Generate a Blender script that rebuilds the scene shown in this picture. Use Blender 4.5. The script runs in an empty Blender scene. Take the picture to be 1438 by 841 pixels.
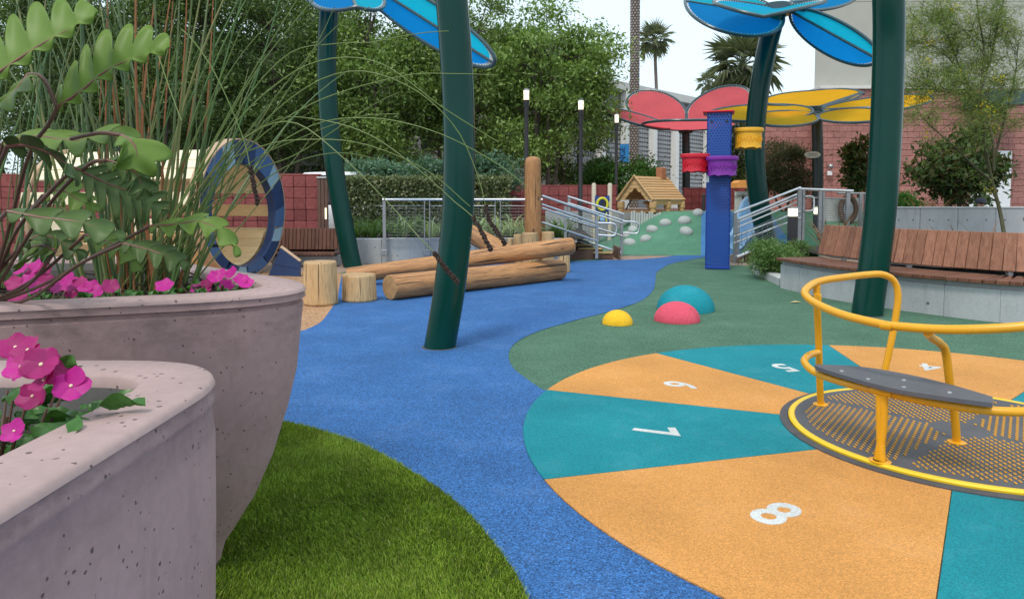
import bpy, bmesh, math, random
import numpy as np
from mathutils import Vector, Matrix, Quaternion

R = math.radians
PI = math.pi
rnd = random.Random(7)
scene = bpy.context.scene
col = scene.collection

# ------------------------------------------------------------------ camera, sky, sun, exposure
CAM_Z, PITCH, FPX, CX, CY = 1.25, R(3), 1000.0, 719.0, 332.4     # measured on the 1438 x 841 photograph
cam = bpy.data.objects.new("camera", bpy.data.cameras.new("camera"))
col.objects.link(cam)
cam.location = (0, 0, CAM_Z)
cam.rotation_euler = (R(90) - PITCH, 0, 0)
cam.data.sensor_width = 36
cam.data.lens = 36 * FPX / 1438
cam.data.shift_y = -(420.5 - CY) / 1438
cam.data.clip_start = 0.05
cam.data.clip_end = 1500
scene.camera = cam

SUN_EL, SUN_AZ = R(58), R(205)          # a veiled sun, high and a little behind the camera on the left
world = bpy.data.worlds.new("World")
scene.world = world
world.use_nodes = True
wn, wl = world.node_tree.nodes, world.node_tree.links
bg = wn["Background"]
sky = wn.new("ShaderNodeTexSky")
sky.sky_type = 'NISHITA'
sky.sun_disc = False
sky.sun_elevation = SUN_EL
sky.sun_rotation = SUN_AZ
sky.dust_density = 3.0
mixs = wn.new("ShaderNodeMixRGB")       # bright even cloud over the clear sky
mixs.inputs[0].default_value = 0.78
mixs.inputs[2].default_value = (7.0, 8.35, 9.1, 1)
wl.new(sky.outputs[0], mixs.inputs[1])
wl.new(mixs.outputs[0], bg.inputs[0])
bg.inputs[1].default_value = 0.125
sun = bpy.data.objects.new("sun", bpy.data.lights.new("sun", 'SUN'))
col.objects.link(sun)
sun.data.energy = 1.5
sun.data.angle = R(11)
sun.data.color = (1.0, 0.94, 0.85)
# the sky's sun_rotation turns clockwise from +Y
sd = Vector((math.sin(SUN_AZ) * math.cos(SUN_EL), math.cos(SUN_AZ) * math.cos(SUN_EL), math.sin(SUN_EL)))
sun.rotation_euler = sd.to_track_quat('Z', 'Y').to_euler()
sun.location = (0, -5, 30)
scene.view_settings.view_transform = 'Standard'
scene.view_settings.look = 'None'
scene.view_settings.exposure = 0.34
scene.view_settings.gamma = 1
scene.render.engine = 'CYCLES'
scene.cycles.use_denoising = True
scene.cycles.max_bounces = 6
scene.cycles.transparent_max_bounces = 24


# ------------------------------------------------------------------ measuring: a photograph point at a given height or distance
def ray(x, y):
    u, v = (x - CX) / FPX, (CY - y) / FPX
    return Vector((u, math.cos(PITCH) + v * math.sin(PITCH), -math.sin(PITCH) + v * math.cos(PITCH)))

def G(x, y, z=0.0):
    d = ray(x, y)
    return d * ((z - CAM_Z) / d.z) + Vector((0, 0, CAM_Z))

def P(x, y, Y):
    d = ray(x, y)
    return d * (Y / d.y) + Vector((0, 0, CAM_Z))

def spline(pts, n=8, closed=False):
    """Catmull-Rom through the points."""
    pts = [Vector(p) for p in pts]
    out = []
    m = len(pts)
    segs = m if closed else m - 1
    for i in range(segs):
        if closed:
            p0, p1, p2, p3 = pts[(i - 1) % m], pts[i], pts[(i + 1) % m], pts[(i + 2) % m]
        else:
            p1, p2 = pts[i], pts[i + 1]
            p0 = pts[i - 1] if i else p1 * 2 - p2
            p3 = pts[i + 2] if i + 2 < m else p2 * 2 - p1
        for k in range(n):
            t = k / n
            out.append(0.5 * ((2 * p1) + (p2 - p0) * t + (2 * p0 - 5 * p1 + 4 * p2 - p3) * t * t + (3 * p1 - p0 - 3 * p2 + p3) * t ** 3))
    if not closed:
        out.append(pts[-1])
    return out

def resample(pts, n):
    pts = [Vector(p) for p in pts]
    L = [0]
    for a, b in zip(pts, pts[1:]):
        L.append(L[-1] + (b - a).length)
    out, j = [], 0
    for k in range(n):
        s = L[-1] * k / (n - 1)
        while j < len(pts) - 2 and L[j + 1] < s:
            j += 1
        f = (s - L[j]) / max(1e-9, L[j + 1] - L[j])
        out.append(pts[j].lerp(pts[j + 1], f))
    return out


# ------------------------------------------------------------------ mesh building
def _chamfer_faces():
    bm = bmesh.new()
    for sx in (-1, 1):
        for sy in (-1, 1):
            for sz in (-1, 1):
                for ax in range(3):
                    c = [sx, sy, sz]
                    for k in range(3):
                        if k != ax:
                            c[k] *= 0.8
                    bm.verts.new(c)
    vs = list(bm.verts)
    for i, v in enumerate(vs):
        v.index = i
    bm.verts.index_update()
    r = bmesh.ops.convex_hull(bm, input=vs)
    bmesh.ops.dissolve_limit(bm, angle_limit=0.01, verts=bm.verts, edges=bm.edges)
    bm.verts.ensure_lookup_table()
    key = {}
    order = []
    for sx in (-1, 1):
        for sy in (-1, 1):
            for sz in (-1, 1):
                for ax in range(3):
                    c = [sx, sy, sz]
                    for k in range(3):
                        if k != ax:
                            c[k] *= 0.8
                    key[tuple(round(q, 2) for q in c)] = len(order)
                    order.append((sx, sy, sz, ax))
    faces = [[key[tuple(round(q, 2) for q in v.co)] for v in f.verts] for f in bm.faces]
    bm.free()
    return order, faces
CH_ORDER, CH_FACES = _chamfer_faces()

class MB:
    def __init__(s):
        s.v, s.f, s.sm = [], [], []
    def add(s, vs, fs, smooth=False):
        o = len(s.v)
        s.v.extend([tuple(v) for v in vs])
        s.f.extend([[i + o for i in f] for f in fs])
        s.sm.extend([smooth] * len(fs))
        return s
    def box(s, c, size, rot=None, bev=0.0):
        hx, hy, hz = size[0] / 2, size[1] / 2, size[2] / 2
        c = Vector(c)
        if bev > 0:
            b = min(bev, hx * .8, hy * .8, hz * .8)
            h = (hx, hy, hz)
            vs = []
            for sx, sy, sz, ax in CH_ORDER:
                sg = (sx, sy, sz)
                vs.append(Vector([sg[k] * (h[k] if k == ax else h[k] - b) for k in range(3)]))
            fs = CH_FACES
        else:
            vs = [Vector((x * hx, y * hy, z * hz)) for x in (-1, 1) for y in (-1, 1) for z in (-1, 1)]
            fs = [[0, 1, 3, 2], [4, 6, 7, 5], [0, 4, 5, 1], [2, 3, 7, 6], [0, 2, 6, 4], [1, 5, 7, 3]]
        if rot is not None:
            vs = [rot @ v for v in vs]
        return s.add([v + c for v in vs], fs)
    def tube(s, pts, r, n=10, cap=True, closed=False):
        pts = [Vector(p) for p in pts]
        m = len(pts)
        rr = r if isinstance(r, (list, tuple)) else [r] * m
        up = None
        vs = []
        for i, p in enumerate(pts):
            if closed:
                d = pts[(i + 1) % m] - pts[i - 1]
            else:
                d = pts[min(i + 1, m - 1)] - pts[max(i - 1, 0)]
            d.normalize()
            if up is None:
                up = Vector((0, 0, 1)) if abs(d.z) < .9 else Vector((1, 0, 0))
            a = d.cross(up)
            if a.length < 1e-6:
                a = d.orthogonal()
            a.normalize()
            up = a.cross(d).normalized()
            for k in range(n):
                t = 2 * PI * k / n
                vs.append(p + (a * math.cos(t) + up * math.sin(t)) * rr[i])
        fs = []
        for i in range(m if closed else m - 1):
            j = (i + 1) % m
            for k in range(n):
                l = (k + 1) % n
                fs.append([i * n + k, i * n + l, j * n + l, j * n + k])
        s.add(vs, fs, True)
        if cap and not closed:
            o = len(s.v) - len(vs)
            s.f.append([o + k for k in range(n)][::-1]); s.sm.append(False)
            s.f.append([o + (m - 1) * n + k for k in range(n)]); s.sm.append(False)
        return s
    def lathe(s, prof, c=(0, 0, 0), n=24, rot=None, cap=True, sx=1, sy=1):
        c = Vector(c)
        vs = []
        for r, z in prof:
            for k in range(n):
                t = 2 * PI * k / n
                v = Vector((r * math.cos(t) * sx, r * math.sin(t) * sy, z))
                if rot is not None:
                    v = rot @ v
                vs.append(v + c)
        fs = []
        for i in range(len(prof) - 1):
            for k in range(n):
                l = (k + 1) % n
                fs.append([i * n + k, i * n + l, (i + 1) * n + l, (i + 1) * n + k])
        s.add(vs, fs, True)
        if cap:
            o = len(s.v) - len(vs)
            s.f.append([o + k for k in range(n)][::-1]); s.sm.append(False)
            s.f.append([o + (len(prof) - 1) * n + k for k in range(n)]); s.sm.append(False)
        return s
    def prism(s, poly, z0, z1, mat=None):
        """poly: list of 2D points counter-clockwise; a solid slab between z0 and z1."""
        n = len(poly)
        vs = [(p[0], p[1], z0) for p in poly] + [(p[0], p[1], z1) for p in poly]
        if mat is not None:
            vs = [mat @ Vector(v) for v in vs]
        fs = [list(range(n))[::-1], list(range(n, 2 * n))]
        fs += [[i, (i + 1) % n, n + (i + 1) % n, n + i] for i in range(n)]
        return s.add(vs, fs)
    def grid(s, rows, smooth=True, closed=False):
        n, m = len(rows), len(rows[0])
        vs = [v for r in rows for v in r]
        fs = []
        for i in range(n - 1):
            for j in range(m if closed else m - 1):
                k = (j + 1) % m
                fs.append([i * m + j, i * m + k, (i + 1) * m + k, (i + 1) * m + j])
        return s.add(vs, fs, smooth)
    def mesh(s, name, sharp=38):
        me = bpy.data.meshes.new(name)
        me.from_pydata([tuple(v) for v in s.v], [], s.f)
        if any(s.sm):
            me.polygons.foreach_set("use_smooth", s.sm)
            me.set_sharp_from_angle(angle=R(sharp))
        me.update()
        return me

def chain(o):
    v = Vector((0, 0, 0))
    while o is not None:
        v = v + o.location
        o = o.parent
    return v

def setp(o, label=None, cat=None, group=None, kind=None):
    if label: o['label'] = label
    if cat: o['category'] = cat
    if group: o['group'] = group
    if kind: o['kind'] = kind
    return o

def thing(name, label, cat, loc=(0, 0, 0), group=None, rz=0.0):
    o = bpy.data.objects.new(name, None)
    o.empty_display_size = 0.2
    o.location = loc
    o.rotation_euler = (0, 0, rz)
    col.objects.link(o)
    return setp(o, label, cat, group)

def part(name, mb, mat, parent=None, local=False, label=None, cat=None, group=None, kind=None, sharp=38):
    """Link a mesh (or builder) as ONE object; builders in world coordinates are moved into the parent's space."""
    me = mb.mesh(name, sharp) if isinstance(mb, MB) else mb
    if parent is not None and not local and isinstance(mb, MB):
        off = chain(parent)
        if off.length > 0:
            me.transform(Matrix.Translation(-off))
    if mat is not None and len(me.materials) == 0:
        me.materials.append(mat)
    o = bpy.data.objects.new(name, me)
    o.parent = parent
    col.objects.link(o)
    return setp(o, label, cat, group, kind)

def placed(name, me, parent, M, **kw):
    """Another piece sharing mesh data; M is in the parent's space."""
    o = bpy.data.objects.new(name, me)
    o.parent = parent
    o.matrix_local = M
    col.objects.link(o)
    return setp(o, **kw)

def copy_tree(o, parent=None):
    c = o.copy()
    col.objects.link(c)
    c.parent = parent
    for ch in o.children:
        copy_tree(ch, c)
    return c

def np_mesh(name, verts, nquad, mat):
    """verts (N*4,3): quads in order."""
    me = bpy.data.meshes.new(name)
    n = nquad
    me.vertices.add(n * 4); me.loops.add(n * 4); me.polygons.add(n)
    me.vertices.foreach_set("co", np.ascontiguousarray(verts, dtype=np.float32).ravel())
    me.loops.foreach_set("vertex_index", np.arange(n * 4, dtype=np.int32))
    me.polygons.foreach_set("loop_start", np.arange(0, n * 4, 4, dtype=np.int32))
    me.update(calc_edges=True)
    if mat: me.materials.append(mat)
    return me

def leaf_quads(pos, size, rng, width=0.45, up=0.5, fold=0.12, axis=None, axw=0.0, down=0.0):
    """Leaf-shaped diamonds at pos (N,3) with lengths size (N,)."""
    N = len(pos)
    ax = rng.normal(size=(N, 3))
    if axis is not None:
        ax += np.asarray(axis) * axw
    ax[:, 2] -= down
    ax /= np.linalg.norm(ax, axis=1, keepdims=True) + 1e-9
    nm = rng.normal(size=(N, 3)); nm[:, 2] += up * 2.0
    sd_ = np.cross(ax, nm); sd_ /= np.linalg.norm(sd_, axis=1, keepdims=True) + 1e-9
    nn = np.cross(sd_, ax)
    L = size[:, None]; W = L * width
    a = pos
    b = pos + ax * L * .45 + sd_ * W * .5 + nn * L * fold
    c = pos + ax * L
    d = pos + ax * L * .45 - sd_ * W * .5 + nn * L * fold
    return np.stack([a, b, c, d], 1).reshape(-1, 3)


# ------------------------------------------------------------------ materials
MATS = {}
class NT:
    def __init__(s, name):
        s.m = bpy.data.materials.new(name)
        s.m.use_nodes = True
        s.n, s.l = s.m.node_tree.nodes, s.m.node_tree.links
        s.b = s.n["Principled BSDF"]
        MATS[name] = s.m
    def new(s, t, **kw):
        x = s.n.new(t)
        for k, v in kw.items(): setattr(x, k, v)
        return x
    def put(s, sock, v):
        if hasattr(v, 'is_output') or isinstance(v, bpy.types.NodeSocket): s.l.new(v, sock)
        else: sock.default_value = v
    def coord(s, which='Object', scale=(1, 1, 1), rand=0.0):
        t = s.new("ShaderNodeTexCoord").outputs[which]
        m = s.new("ShaderNodeMapping"); m.inputs['Scale'].default_value = scale
        s.l.new(t, m.inputs[0])
        if rand:
            oi = s.new("ShaderNodeObjectInfo")
            mu = s.new("ShaderNodeMath", operation='MULTIPLY'); s.l.new(oi.outputs['Random'], mu.inputs[0]); mu.inputs[1].default_value = rand
            s.l.new(mu.outputs[0], m.inputs['Location'])
        return m.outputs[0]
    def noise(s, co, scale, detail=4, rough=.55, dist=0.0):
        t = s.new("ShaderNodeTexNoise"); s.l.new(co, t.inputs['Vector'])
        t.inputs['Scale'].default_value = scale; t.inputs['Detail'].default_value = detail
        t.inputs['Roughness'].default_value = rough; t.inputs['Distortion'].default_value = dist
        return t.outputs['Fac']
    def vor(s, co, scale, feature='F1', out='Color'):
        t = s.new("ShaderNodeTexVoronoi", feature=feature); s.l.new(co, t.inputs['Vector']); t.inputs['Scale'].default_value = scale
        return t.outputs[out]
    def ramp(s, fac, stops, interp='LINEAR'):
        r = s.new("ShaderNodeValToRGB"); r.color_ramp.interpolation = interp
        e = r.color_ramp.elements
        while len(e) < len(stops): e.new(0.5)
        for el, (p, c) in zip(e, stops):
            el.position = p
            el.color = (c[0], c[1], c[2], 1) if isinstance(c, (tuple, list)) else (c, c, c, 1)
        s.l.new(fac, r.inputs[0])
        return r.outputs[0]
    def mix(s, fac, a, b, blend='MIX'):
        m = s.new("ShaderNodeMixRGB", blend_type=blend)
        s.put(m.inputs[0], fac)
        for k, v in ((1, a), (2, b)):
            if isinstance(v, (tuple, list)): m.inputs[k].default_value = (v[0], v[1], v[2], 1)
            else: s.l.new(v, m.inputs[k])
        return m.outputs[0]
    def math(s, op, a, b=0.0):
        m = s.new("ShaderNodeMath", operation=op); s.put(m.inputs[0], a); s.put(m.inputs[1], b)
        return m.outputs[0]
    def bump(s, h, strength=.3, dist=.01):
        b = s.new("ShaderNodeBump"); b.inputs['Strength'].default_value = strength; b.inputs['Distance'].default_value = dist
        s.l.new(h, b.inputs['Height']); s.l.new(b.outputs[0], s.b.inputs['Normal'])
    def out(s, colr, rough=.6, metal=0.0, spec=None):
        s.put(s.b.inputs['Base Color'], colr if not isinstance(colr, (tuple, list)) else (colr[0], colr[1], colr[2], 1))
        s.put(s.b.inputs['Roughness'], rough)
        s.b.inputs['Metallic'].default_value = metal
        if spec is not None: s.b.inputs['Specular IOR Level'].default_value = spec
        return s.m

def dim(c, k): return tuple(x * k for x in c)

def rubber(name, c, dark=.45, light=1.7, scale=170, fine=.55):
    t = NT(name)
    co = t.coord()
    v = t.vor(co, scale)
    sp = t.new("ShaderNodeSeparateColor"); t.l.new(v, sp.inputs[0])
    g = t.ramp(sp.outputs[0], [(0, dim(c, dark)), (.3, dim(c, .85)), (.7, dim(c, 1.08)), (1, dim(c, light))])
    big = t.ramp(t.noise(co, 1.3, 5, .6), [(.28, .82), (.72, 1.13)])
    g2 = t.mix(1.0, g, big, 'MULTIPLY')
    scuff = t.ramp(t.noise(co, 2.6, 8, .72), [(.52, 0.0), (.78, .3)])
    g3 = t.mix(scuff, g2, tuple(min(1, x * .75 + .12) for x in c))
    t.bump(t.vor(co, scale, out='Distance'), .5, .004)
    return t.out(g3, .82, spec=.3)

def plain(name, c, rough=.45, metal=0.0, var=.08, scale=8, bump=.0, rand=.0, spec=None):
    t = NT(name)
    co = t.coord(rand=rand)
    n = t.noise(co, scale, 5, .6)
    cc = t.ramp(n, [(.25, dim(c, 1 - var)), (.75, dim(c, 1 + var))])
    if rand:
        oi = t.new("ShaderNodeObjectInfo")
        rv = t.ramp(oi.outputs['Random'], [(0, 1 - rand * .02), (1, 1 + rand * .02)])
        cc = t.mix(1.0, cc, rv, 'MULTIPLY')
    if bump: t.bump(t.noise(co, scale * 6, 4), bump, .004)
    rr = t.ramp(t.noise(co, scale * .7, 4), [(.3, max(.02, rough - .08)), (.7, min(1, rough + .1))])
    return t.out(cc, rr, metal, spec)

def wood(name, c1, c2, grain=(1, 12, 12), scale=2.2, rough=.6, rand=6.0, var=.14, bump=.25, streak=.5):
    """Grain runs along local X by default."""
    t = NT(name)
    co = t.coord(scale=grain, rand=rand)
    n = t.noise(co, scale, 8, .65, .6)
    fine = t.noise(t.coord(scale=tuple(g * 3 for g in grain), rand=rand), scale * 2.5, 4, .7)
    c = t.ramp(n, [(.3, c2), (.62, c1)])
    f = t.ramp(fine, [(.32, 1 - streak), (.5, 1.0), (.75, 1.08)])
    c = t.mix(1.0, c, f, 'MULTIPLY')
    oi = t.new("ShaderNodeObjectInfo")
    c = t.mix(1.0, c, t.ramp(oi.outputs['Random'], [(0, 1 - var), (1, 1 + var)]), 'MULTIPLY')
    t.bump(fine, bump, .004)
    return t.out(c, rough, spec=.35)

def leafmat(name, cols, rough=.45, trans=.3, spec=.35, island=True):
    t = NT(name)
    if island:
        rv = t.new("ShaderNodeNewGeometry").outputs['Random Per Island']
    else:
        rv = t.noise(t.coord(rand=9), 9, 4)
    n = len(cols)
    c = t.ramp(rv, [(i / max(1, n - 1), k) for i, k in enumerate(cols)])
    oi = t.new("ShaderNodeObjectInfo")
    c = t.mix(1.0, c, t.ramp(oi.outputs['Random'], [(0, .85), (1, 1.15)]), 'MULTIPLY')
    t.out(c, rough, spec=spec)
    tr = t.new("ShaderNodeBsdfTranslucent"); t.l.new(t.mix(1.0, c, (1.25, 1.3, .6), 'MULTIPLY'), tr.inputs[0])
    ms = t.new("ShaderNodeMixShader"); ms.inputs[0].default_value = trans
    t.l.new(t.b.outputs[0], ms.inputs[1]); t.l.new(tr.outputs[0], ms.inputs[2])
    t.l.new(ms.outputs[0], t.n["Material Output"].inputs[0])
    return t.m

M_blue = rubber("blue_rubber", (.034, .123, .325), .38, 1.9, 190)
M_green = rubber("green_rubber", (.068, .15, .095), .35, 1.9, 190)
M_mound = rubber("mound_green_rubber", (.09, .235, .15), .5, 1.6)
M_strip = rubber("strip_blue_rubber", (.06, .20, .43), .5, 1.6)
M_tan = rubber("tan_rubber", (.36, .25, .19), .45, 1.6)
M_chip = rubber("tan_chip_rubber", (.40, .225, .12), .35, 1.8, 120)
M_orange = rubber("orange_rubber", (.63, .285, .075), .74, 1.2, 230)
M_teal = rubber("teal_rubber", (.005, .22, .26), .74, 1.22, 230)
M_white = rubber("white_rubber", (.62, .62, .60), .8, 1.12, 230)
M_dometeal = rubber("dome_teal_rubber", (.008, .25, .31), .75, 1.25, 220)
M_domepink = rubber("dome_pink_rubber", (.70, .09, .14), .75, 1.25, 220)
M_domeyel = rubber("dome_yellow_rubber", (.85, .48, .02), .8, 1.2, 220)
M_asphalt = plain("asphalt", (.12, .115, .11), .9, var=.2, scale=4, bump=.3)
M_polegreen = plain("pole_green_paint", (.003, .042, .032), .17, var=.12, scale=3, spec=.22)
M_frame = plain("frame_slate_paint", (.035, .07, .085), .3, var=.1)
M_darkpost = plain("dark_post_paint", (.016, .025, .024), .35, var=.1)
M_lampblack = plain("lamp_black_paint", (.03, .026, .03), .4, var=.1)
M_yellow = plain("yellow_paint", (.78, .36, .012), .3, var=.06, scale=10)
M_ringyel = plain("ring_yellow_paint", (.86, .56, .02), .35, var=.06)
M_steel = plain("brushed_steel", (.74, .74, .75), .38, 1.0, var=.1)
M_galv = plain("galvanised_steel", (.36, .36, .37), .42, .8, var=.15)
M_wire = plain("wire_steel", (.3, .3, .3), .4, .8, var=.1)
M_plate = plain("grey_deck_plate", (.085, .082, .09), .55, var=.25, scale=5, bump=.1)
M_rubberblk = plain("black_rubber_collar", (.075, .07, .075), .7, var=.25, scale=9, bump=.2)
M_seatgrey = plain("grey_seat_plastic", (.10, .10, .115), .5, var=.08, scale=20, bump=.1)
M_bolt = plain("bolt_steel", (.6, .6, .6), .3, 1.0)
M_pot = {'red': plain("red_plastic", (.62, .012, .03), .4), 'purple': plain("purple_plastic", (.20, .02, .30), .4), 'yellow': plain("yellow_plastic", (.85, .42, .02), .4)}
M_slide = plain("light_blue_plastic", (.30, .55, .82), .35)
M_orangepl = plain("orange_plastic", (.80, .33, .08), .45)
M_offwhite = plain("off_white_panel", (.5, .5, .48), .6)
M_beigepost = plain("beige_post", (.62, .54, .42), .6)
M_panelblue = plain("blue_panel", (.02, .07, .30), .4)
M_limeyel = plain("lime_yellow_panel", (.70, .62, .04), .4)
M_white_paint = plain("white_paint", (.75, .76, .78), .35)
M_darkglass = plain("dark_glass", (.02, .022, .025), .12)
M_soil = plain("dark_mulch", (.035, .024, .018), .95, var=.5, scale=60, bump=1.0)
M_brown = plain("brown_boards", (.13, .07, .05), .7, var=.2, bump=.2)
M_nosing = plain("step_nosing", (.62, .45, .16), .7)
M_stone = plain("grey_stepping_stone", (.38, .395, .38), .75, var=.1, scale=20, bump=.3)
M_beige_wall = plain("beige_render", (.40, .39, .345), .85, var=.04, scale=2, bump=.1)
M_mortarpink = plain("pink_mortar", (.31, .142, .124), .95, var=.1)
M_farwall = plain("grey_render", (.24, .24, .23), .85, var=.1)
M_coping = plain("pale_coping", (.62, .6, .57), .8, var=.06, bump=.1)
M_grille = plain("grey_grille_block", (.27, .27, .285), .8, var=.12, rand=0)
M_fin = plain("white_fin", (.82, .80, .77), .7, var=.05)
M_banner = plain("blue_banner", (.03, .26, .62), .6)
M_navytext = plain("navy_lettering", (.01, .03, .12), .6)
M_shade = plain("grey_shade_roof", (.20, .20, .21), .5)
M_skin = plain("skin", (.55, .30, .21), .55)
M_cloth = plain("dark_cloth", (.02, .022, .035), .9)

def concrete(name, c, pit=.5, pscale=55, rough=.8, var=.12, streak=0.0, band=False):
    t = NT(name)
    co = t.coord(rand=3)
    n = t.noise(co, 3.0, 6, .6)
    cc = t.ramp(n, [(.28, dim(c, 1 - var)), (.72, dim(c, 1 + var))])
    cc = t.mix(1.0, cc, t.ramp(t.noise(co, 40, 3), [(.3, .93), (.7, 1.05)]), 'MULTIPLY')
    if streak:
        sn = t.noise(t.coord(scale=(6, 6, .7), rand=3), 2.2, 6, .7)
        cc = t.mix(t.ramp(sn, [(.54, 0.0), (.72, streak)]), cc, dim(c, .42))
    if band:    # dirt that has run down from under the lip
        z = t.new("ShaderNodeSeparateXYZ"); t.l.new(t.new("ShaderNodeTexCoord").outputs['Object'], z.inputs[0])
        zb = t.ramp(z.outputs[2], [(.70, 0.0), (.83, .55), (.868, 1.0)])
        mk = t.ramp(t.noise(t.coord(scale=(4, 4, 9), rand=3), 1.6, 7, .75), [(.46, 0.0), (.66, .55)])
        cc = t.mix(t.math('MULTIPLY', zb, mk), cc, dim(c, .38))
    # pits: sparse cells of a distorted Voronoi field
    wob = t.new("ShaderNodeVectorMath", operation='ADD')
    nv = t.new("ShaderNodeTexNoise"); t.l.new(co, nv.inputs['Vector']); nv.inputs['Scale'].default_value = 60
    sc = t.new("ShaderNodeVectorMath", operation='SCALE'); t.l.new(nv.outputs['Color'], sc.inputs[0]); sc.inputs['Scale'].default_value = .012
    t.l.new(co, wob.inputs[0]); t.l.new(sc.outputs[0], wob.inputs[1])
    vo = t.new("ShaderNodeTexVoronoi"); t.l.new(wob.outputs[0], vo.inputs['Vector']); vo.inputs['Scale'].default_value = pscale
    sp = t.new("ShaderNodeSeparateColor"); t.l.new(vo.outputs['Color'], sp.inputs[0])
    sel = t.math('GREATER_THAN', sp.outputs[0], 1 - .25 * pit)
    rad = t.math('MULTIPLY', sp.outputs[1], .30)
    hit = t.math('MULTIPLY', t.math('LESS_THAN', vo.outputs['Distance'], rad), sel)
    cc = t.mix(hit, cc, dim(c, .32))
    h = t.math('SUBTRACT', t.math('MULTIPLY', t.noise(co, 70, 3), .25), hit)
    t.bump(h, .5, .004)
    return t.out(cc, rough, spec=.3)

def logwood(name, c1, c2, dark):
    """Grain along local Z; checks and weathered grey-brown patches."""
    t = NT(name)
    co = t.coord(scale=(14, 14, 1.3), rand=8)
    n = t.noise(co, 2.2, 8, .7, .5)
    c = t.ramp(n, [(.28, c2), (.6, c1)])
    fine = t.noise(t.coord(scale=(45, 45, 3.0), rand=8), 2.0, 5, .7)
    c = t.mix(1.0, c, t.ramp(fine, [(.34, .55), (.48, 1.0), (.8, 1.1)]), 'MULTIPLY')
    pt = t.noise(t.coord(scale=(3, 3, .8), rand=8), 1.6, 5, .6)
    c = t.mix(t.ramp(pt, [(.52, 0.0), (.72, .6)]), c, dark)
    ck = t.noise(t.coord(scale=(24, 24, .45), rand=8), 1.5, 3, .5, .2)
    crack = t.ramp(ck, [(.345, 1.0), (.375, 0.0)])
    c = t.mix(crack, c, dim(dark, .3))
    kv = t.vor(t.coord(scale=(2.2, 2.2, 1.3), rand=8), 1.6, out='Distance')
    c = t.mix(t.ramp(kv, [(.06, .85), (.11, 0.0)]), c, dim(dark, .7))
    oi = t.new("ShaderNodeObjectInfo")
    c = t.mix(1.0, c, t.ramp(oi.outputs['Random'], [(0, .9), (1, 1.1)]), 'MULTIPLY')
    t.bump(t.math('SUBTRACT', fine, crack), .6, .008)
    return t.out(c, .55, spec=.4)

def endgrain(name, c1, c2):
    t = NT(name)
    co = t.coord()
    w = t.new("ShaderNodeTexWave", wave_type='RINGS', rings_direction='Z'); t.l.new(co, w.inputs[0])
    w.inputs['Scale'].default_value = 22; w.inputs['Distortion'].default_value = 3; w.inputs['Detail'].default_value = 3; w.inputs['Detail Scale'].default_value = 2
    c = t.ramp(w.outputs['Fac'], [(.2, c2), (.7, c1)])
    c = t.mix(1.0, c, t.ramp(t.noise(co, 9, 6, .7), [(.35, .7), (.6, 1.05)]), 'MULTIPLY')
    t.bump(w.outputs['Fac'], .2, .003)
    return t.out(c, .7)

def splitface(name, c, var=.2):
    t = NT(name)
    co = t.coord(rand=20)
    n = t.noise(co, 14, 6, .7)
    cc = t.ramp(n, [(.3, dim(c, .72)), (.7, dim(c, 1.25))])
    oi = t.new("ShaderNodeObjectInfo")
    cc = t.mix(1.0, cc, t.ramp(oi.outputs['Random'], [(0, 1 - var), (1, 1 + var)]), 'MULTIPLY')
    rpi = t.new("ShaderNodeNewGeometry").outputs['Random Per Island']
    cc = t.mix(1.0, cc, t.ramp(rpi, [(0, 1 - var * .7), (1, 1 + var * .7)]), 'MULTIPLY')
    t.bump(n, .8, .02)
    return t.out(cc, .85, spec=.25)

def perforated(name, c):
    """Sheet with a staggered grid of round holes through it (object X+Y across, Z up)."""
    t = NT(name)
    tc = t.new("ShaderNodeTexCoord").outputs['Object']
    sp = t.new("ShaderNodeSeparateXYZ"); t.l.new(tc, sp.inputs[0])
    a = t.math('ADD', sp.outputs[0], sp.outputs[1])
    p, q = .054, .047
    zc = t.math('DIVIDE', sp.outputs[2], q)
    row = t.math('FLOOR', zc)
    odd = t.math('MULTIPLY', t.math('MODULO', t.math('ABSOLUTE', row), 2.0), .5)
    u = t.math('SUBTRACT', t.math('FRACT', t.math('ADD', t.math('DIVIDE', a, p), odd)), .5)
    v = t.math('MULTIPLY', t.math('SUBTRACT', t.math('FRACT', zc), .5), q / p)
    d2 = t.math('ADD', t.math('MULTIPLY', u, u), t.math('MULTIPLY', v, v))
    hole = t.math('LESS_THAN', d2, .048)
    edge = t.math('LESS_THAN', d2, .10)
    cc = t.mix(edge, c, dim(c, .75))
    t.out(cc, .38)
    tr = t.new("ShaderNodeBsdfTransparent")
    ms = t.new("ShaderNodeMixShader"); t.l.new(hole, ms.inputs[0])
    t.l.new(t.b.outputs[0], ms.inputs[1]); t.l.new(tr.outputs[0], ms.inputs[2])
    t.l.new(ms.outputs[0], t.n["Material Output"].inputs[0])
    return t.m

def fabric(name, c, trans=.45):
    t = NT(name)
    co = t.coord()
    n = t.noise(co, 220, 2)
    cc = t.mix(1.0, t.ramp(n, [(.3, dim(c, .92)), (.7, dim(c, 1.06))]), t.ramp(t.noise(co, 1.5, 4), [(.3, .94), (.7, 1.05)]), 'MULTIPLY')
    t.out(cc, .8, spec=.2)
    tr = t.new("ShaderNodeBsdfTranslucent"); t.l.new(cc, tr.inputs[0])
    ms = t.new("ShaderNodeMixShader"); ms.inputs[0].default_value = trans
    t.l.new(t.b.outputs[0], ms.inputs[1]); t.l.new(tr.outputs[0], ms.inputs[2])
    t.l.new(ms.outputs[0], t.n["Material Output"].inputs[0])
    return t.m

def glow(name, c, e):
    t = NT(name)
    t.out(c, .4)
    t.b.inputs['Emission Color'].default_value = (c[0], c[1], c[2], 1)
    t.b.inputs['Emission Strength'].default_value = e
    return t.m

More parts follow.
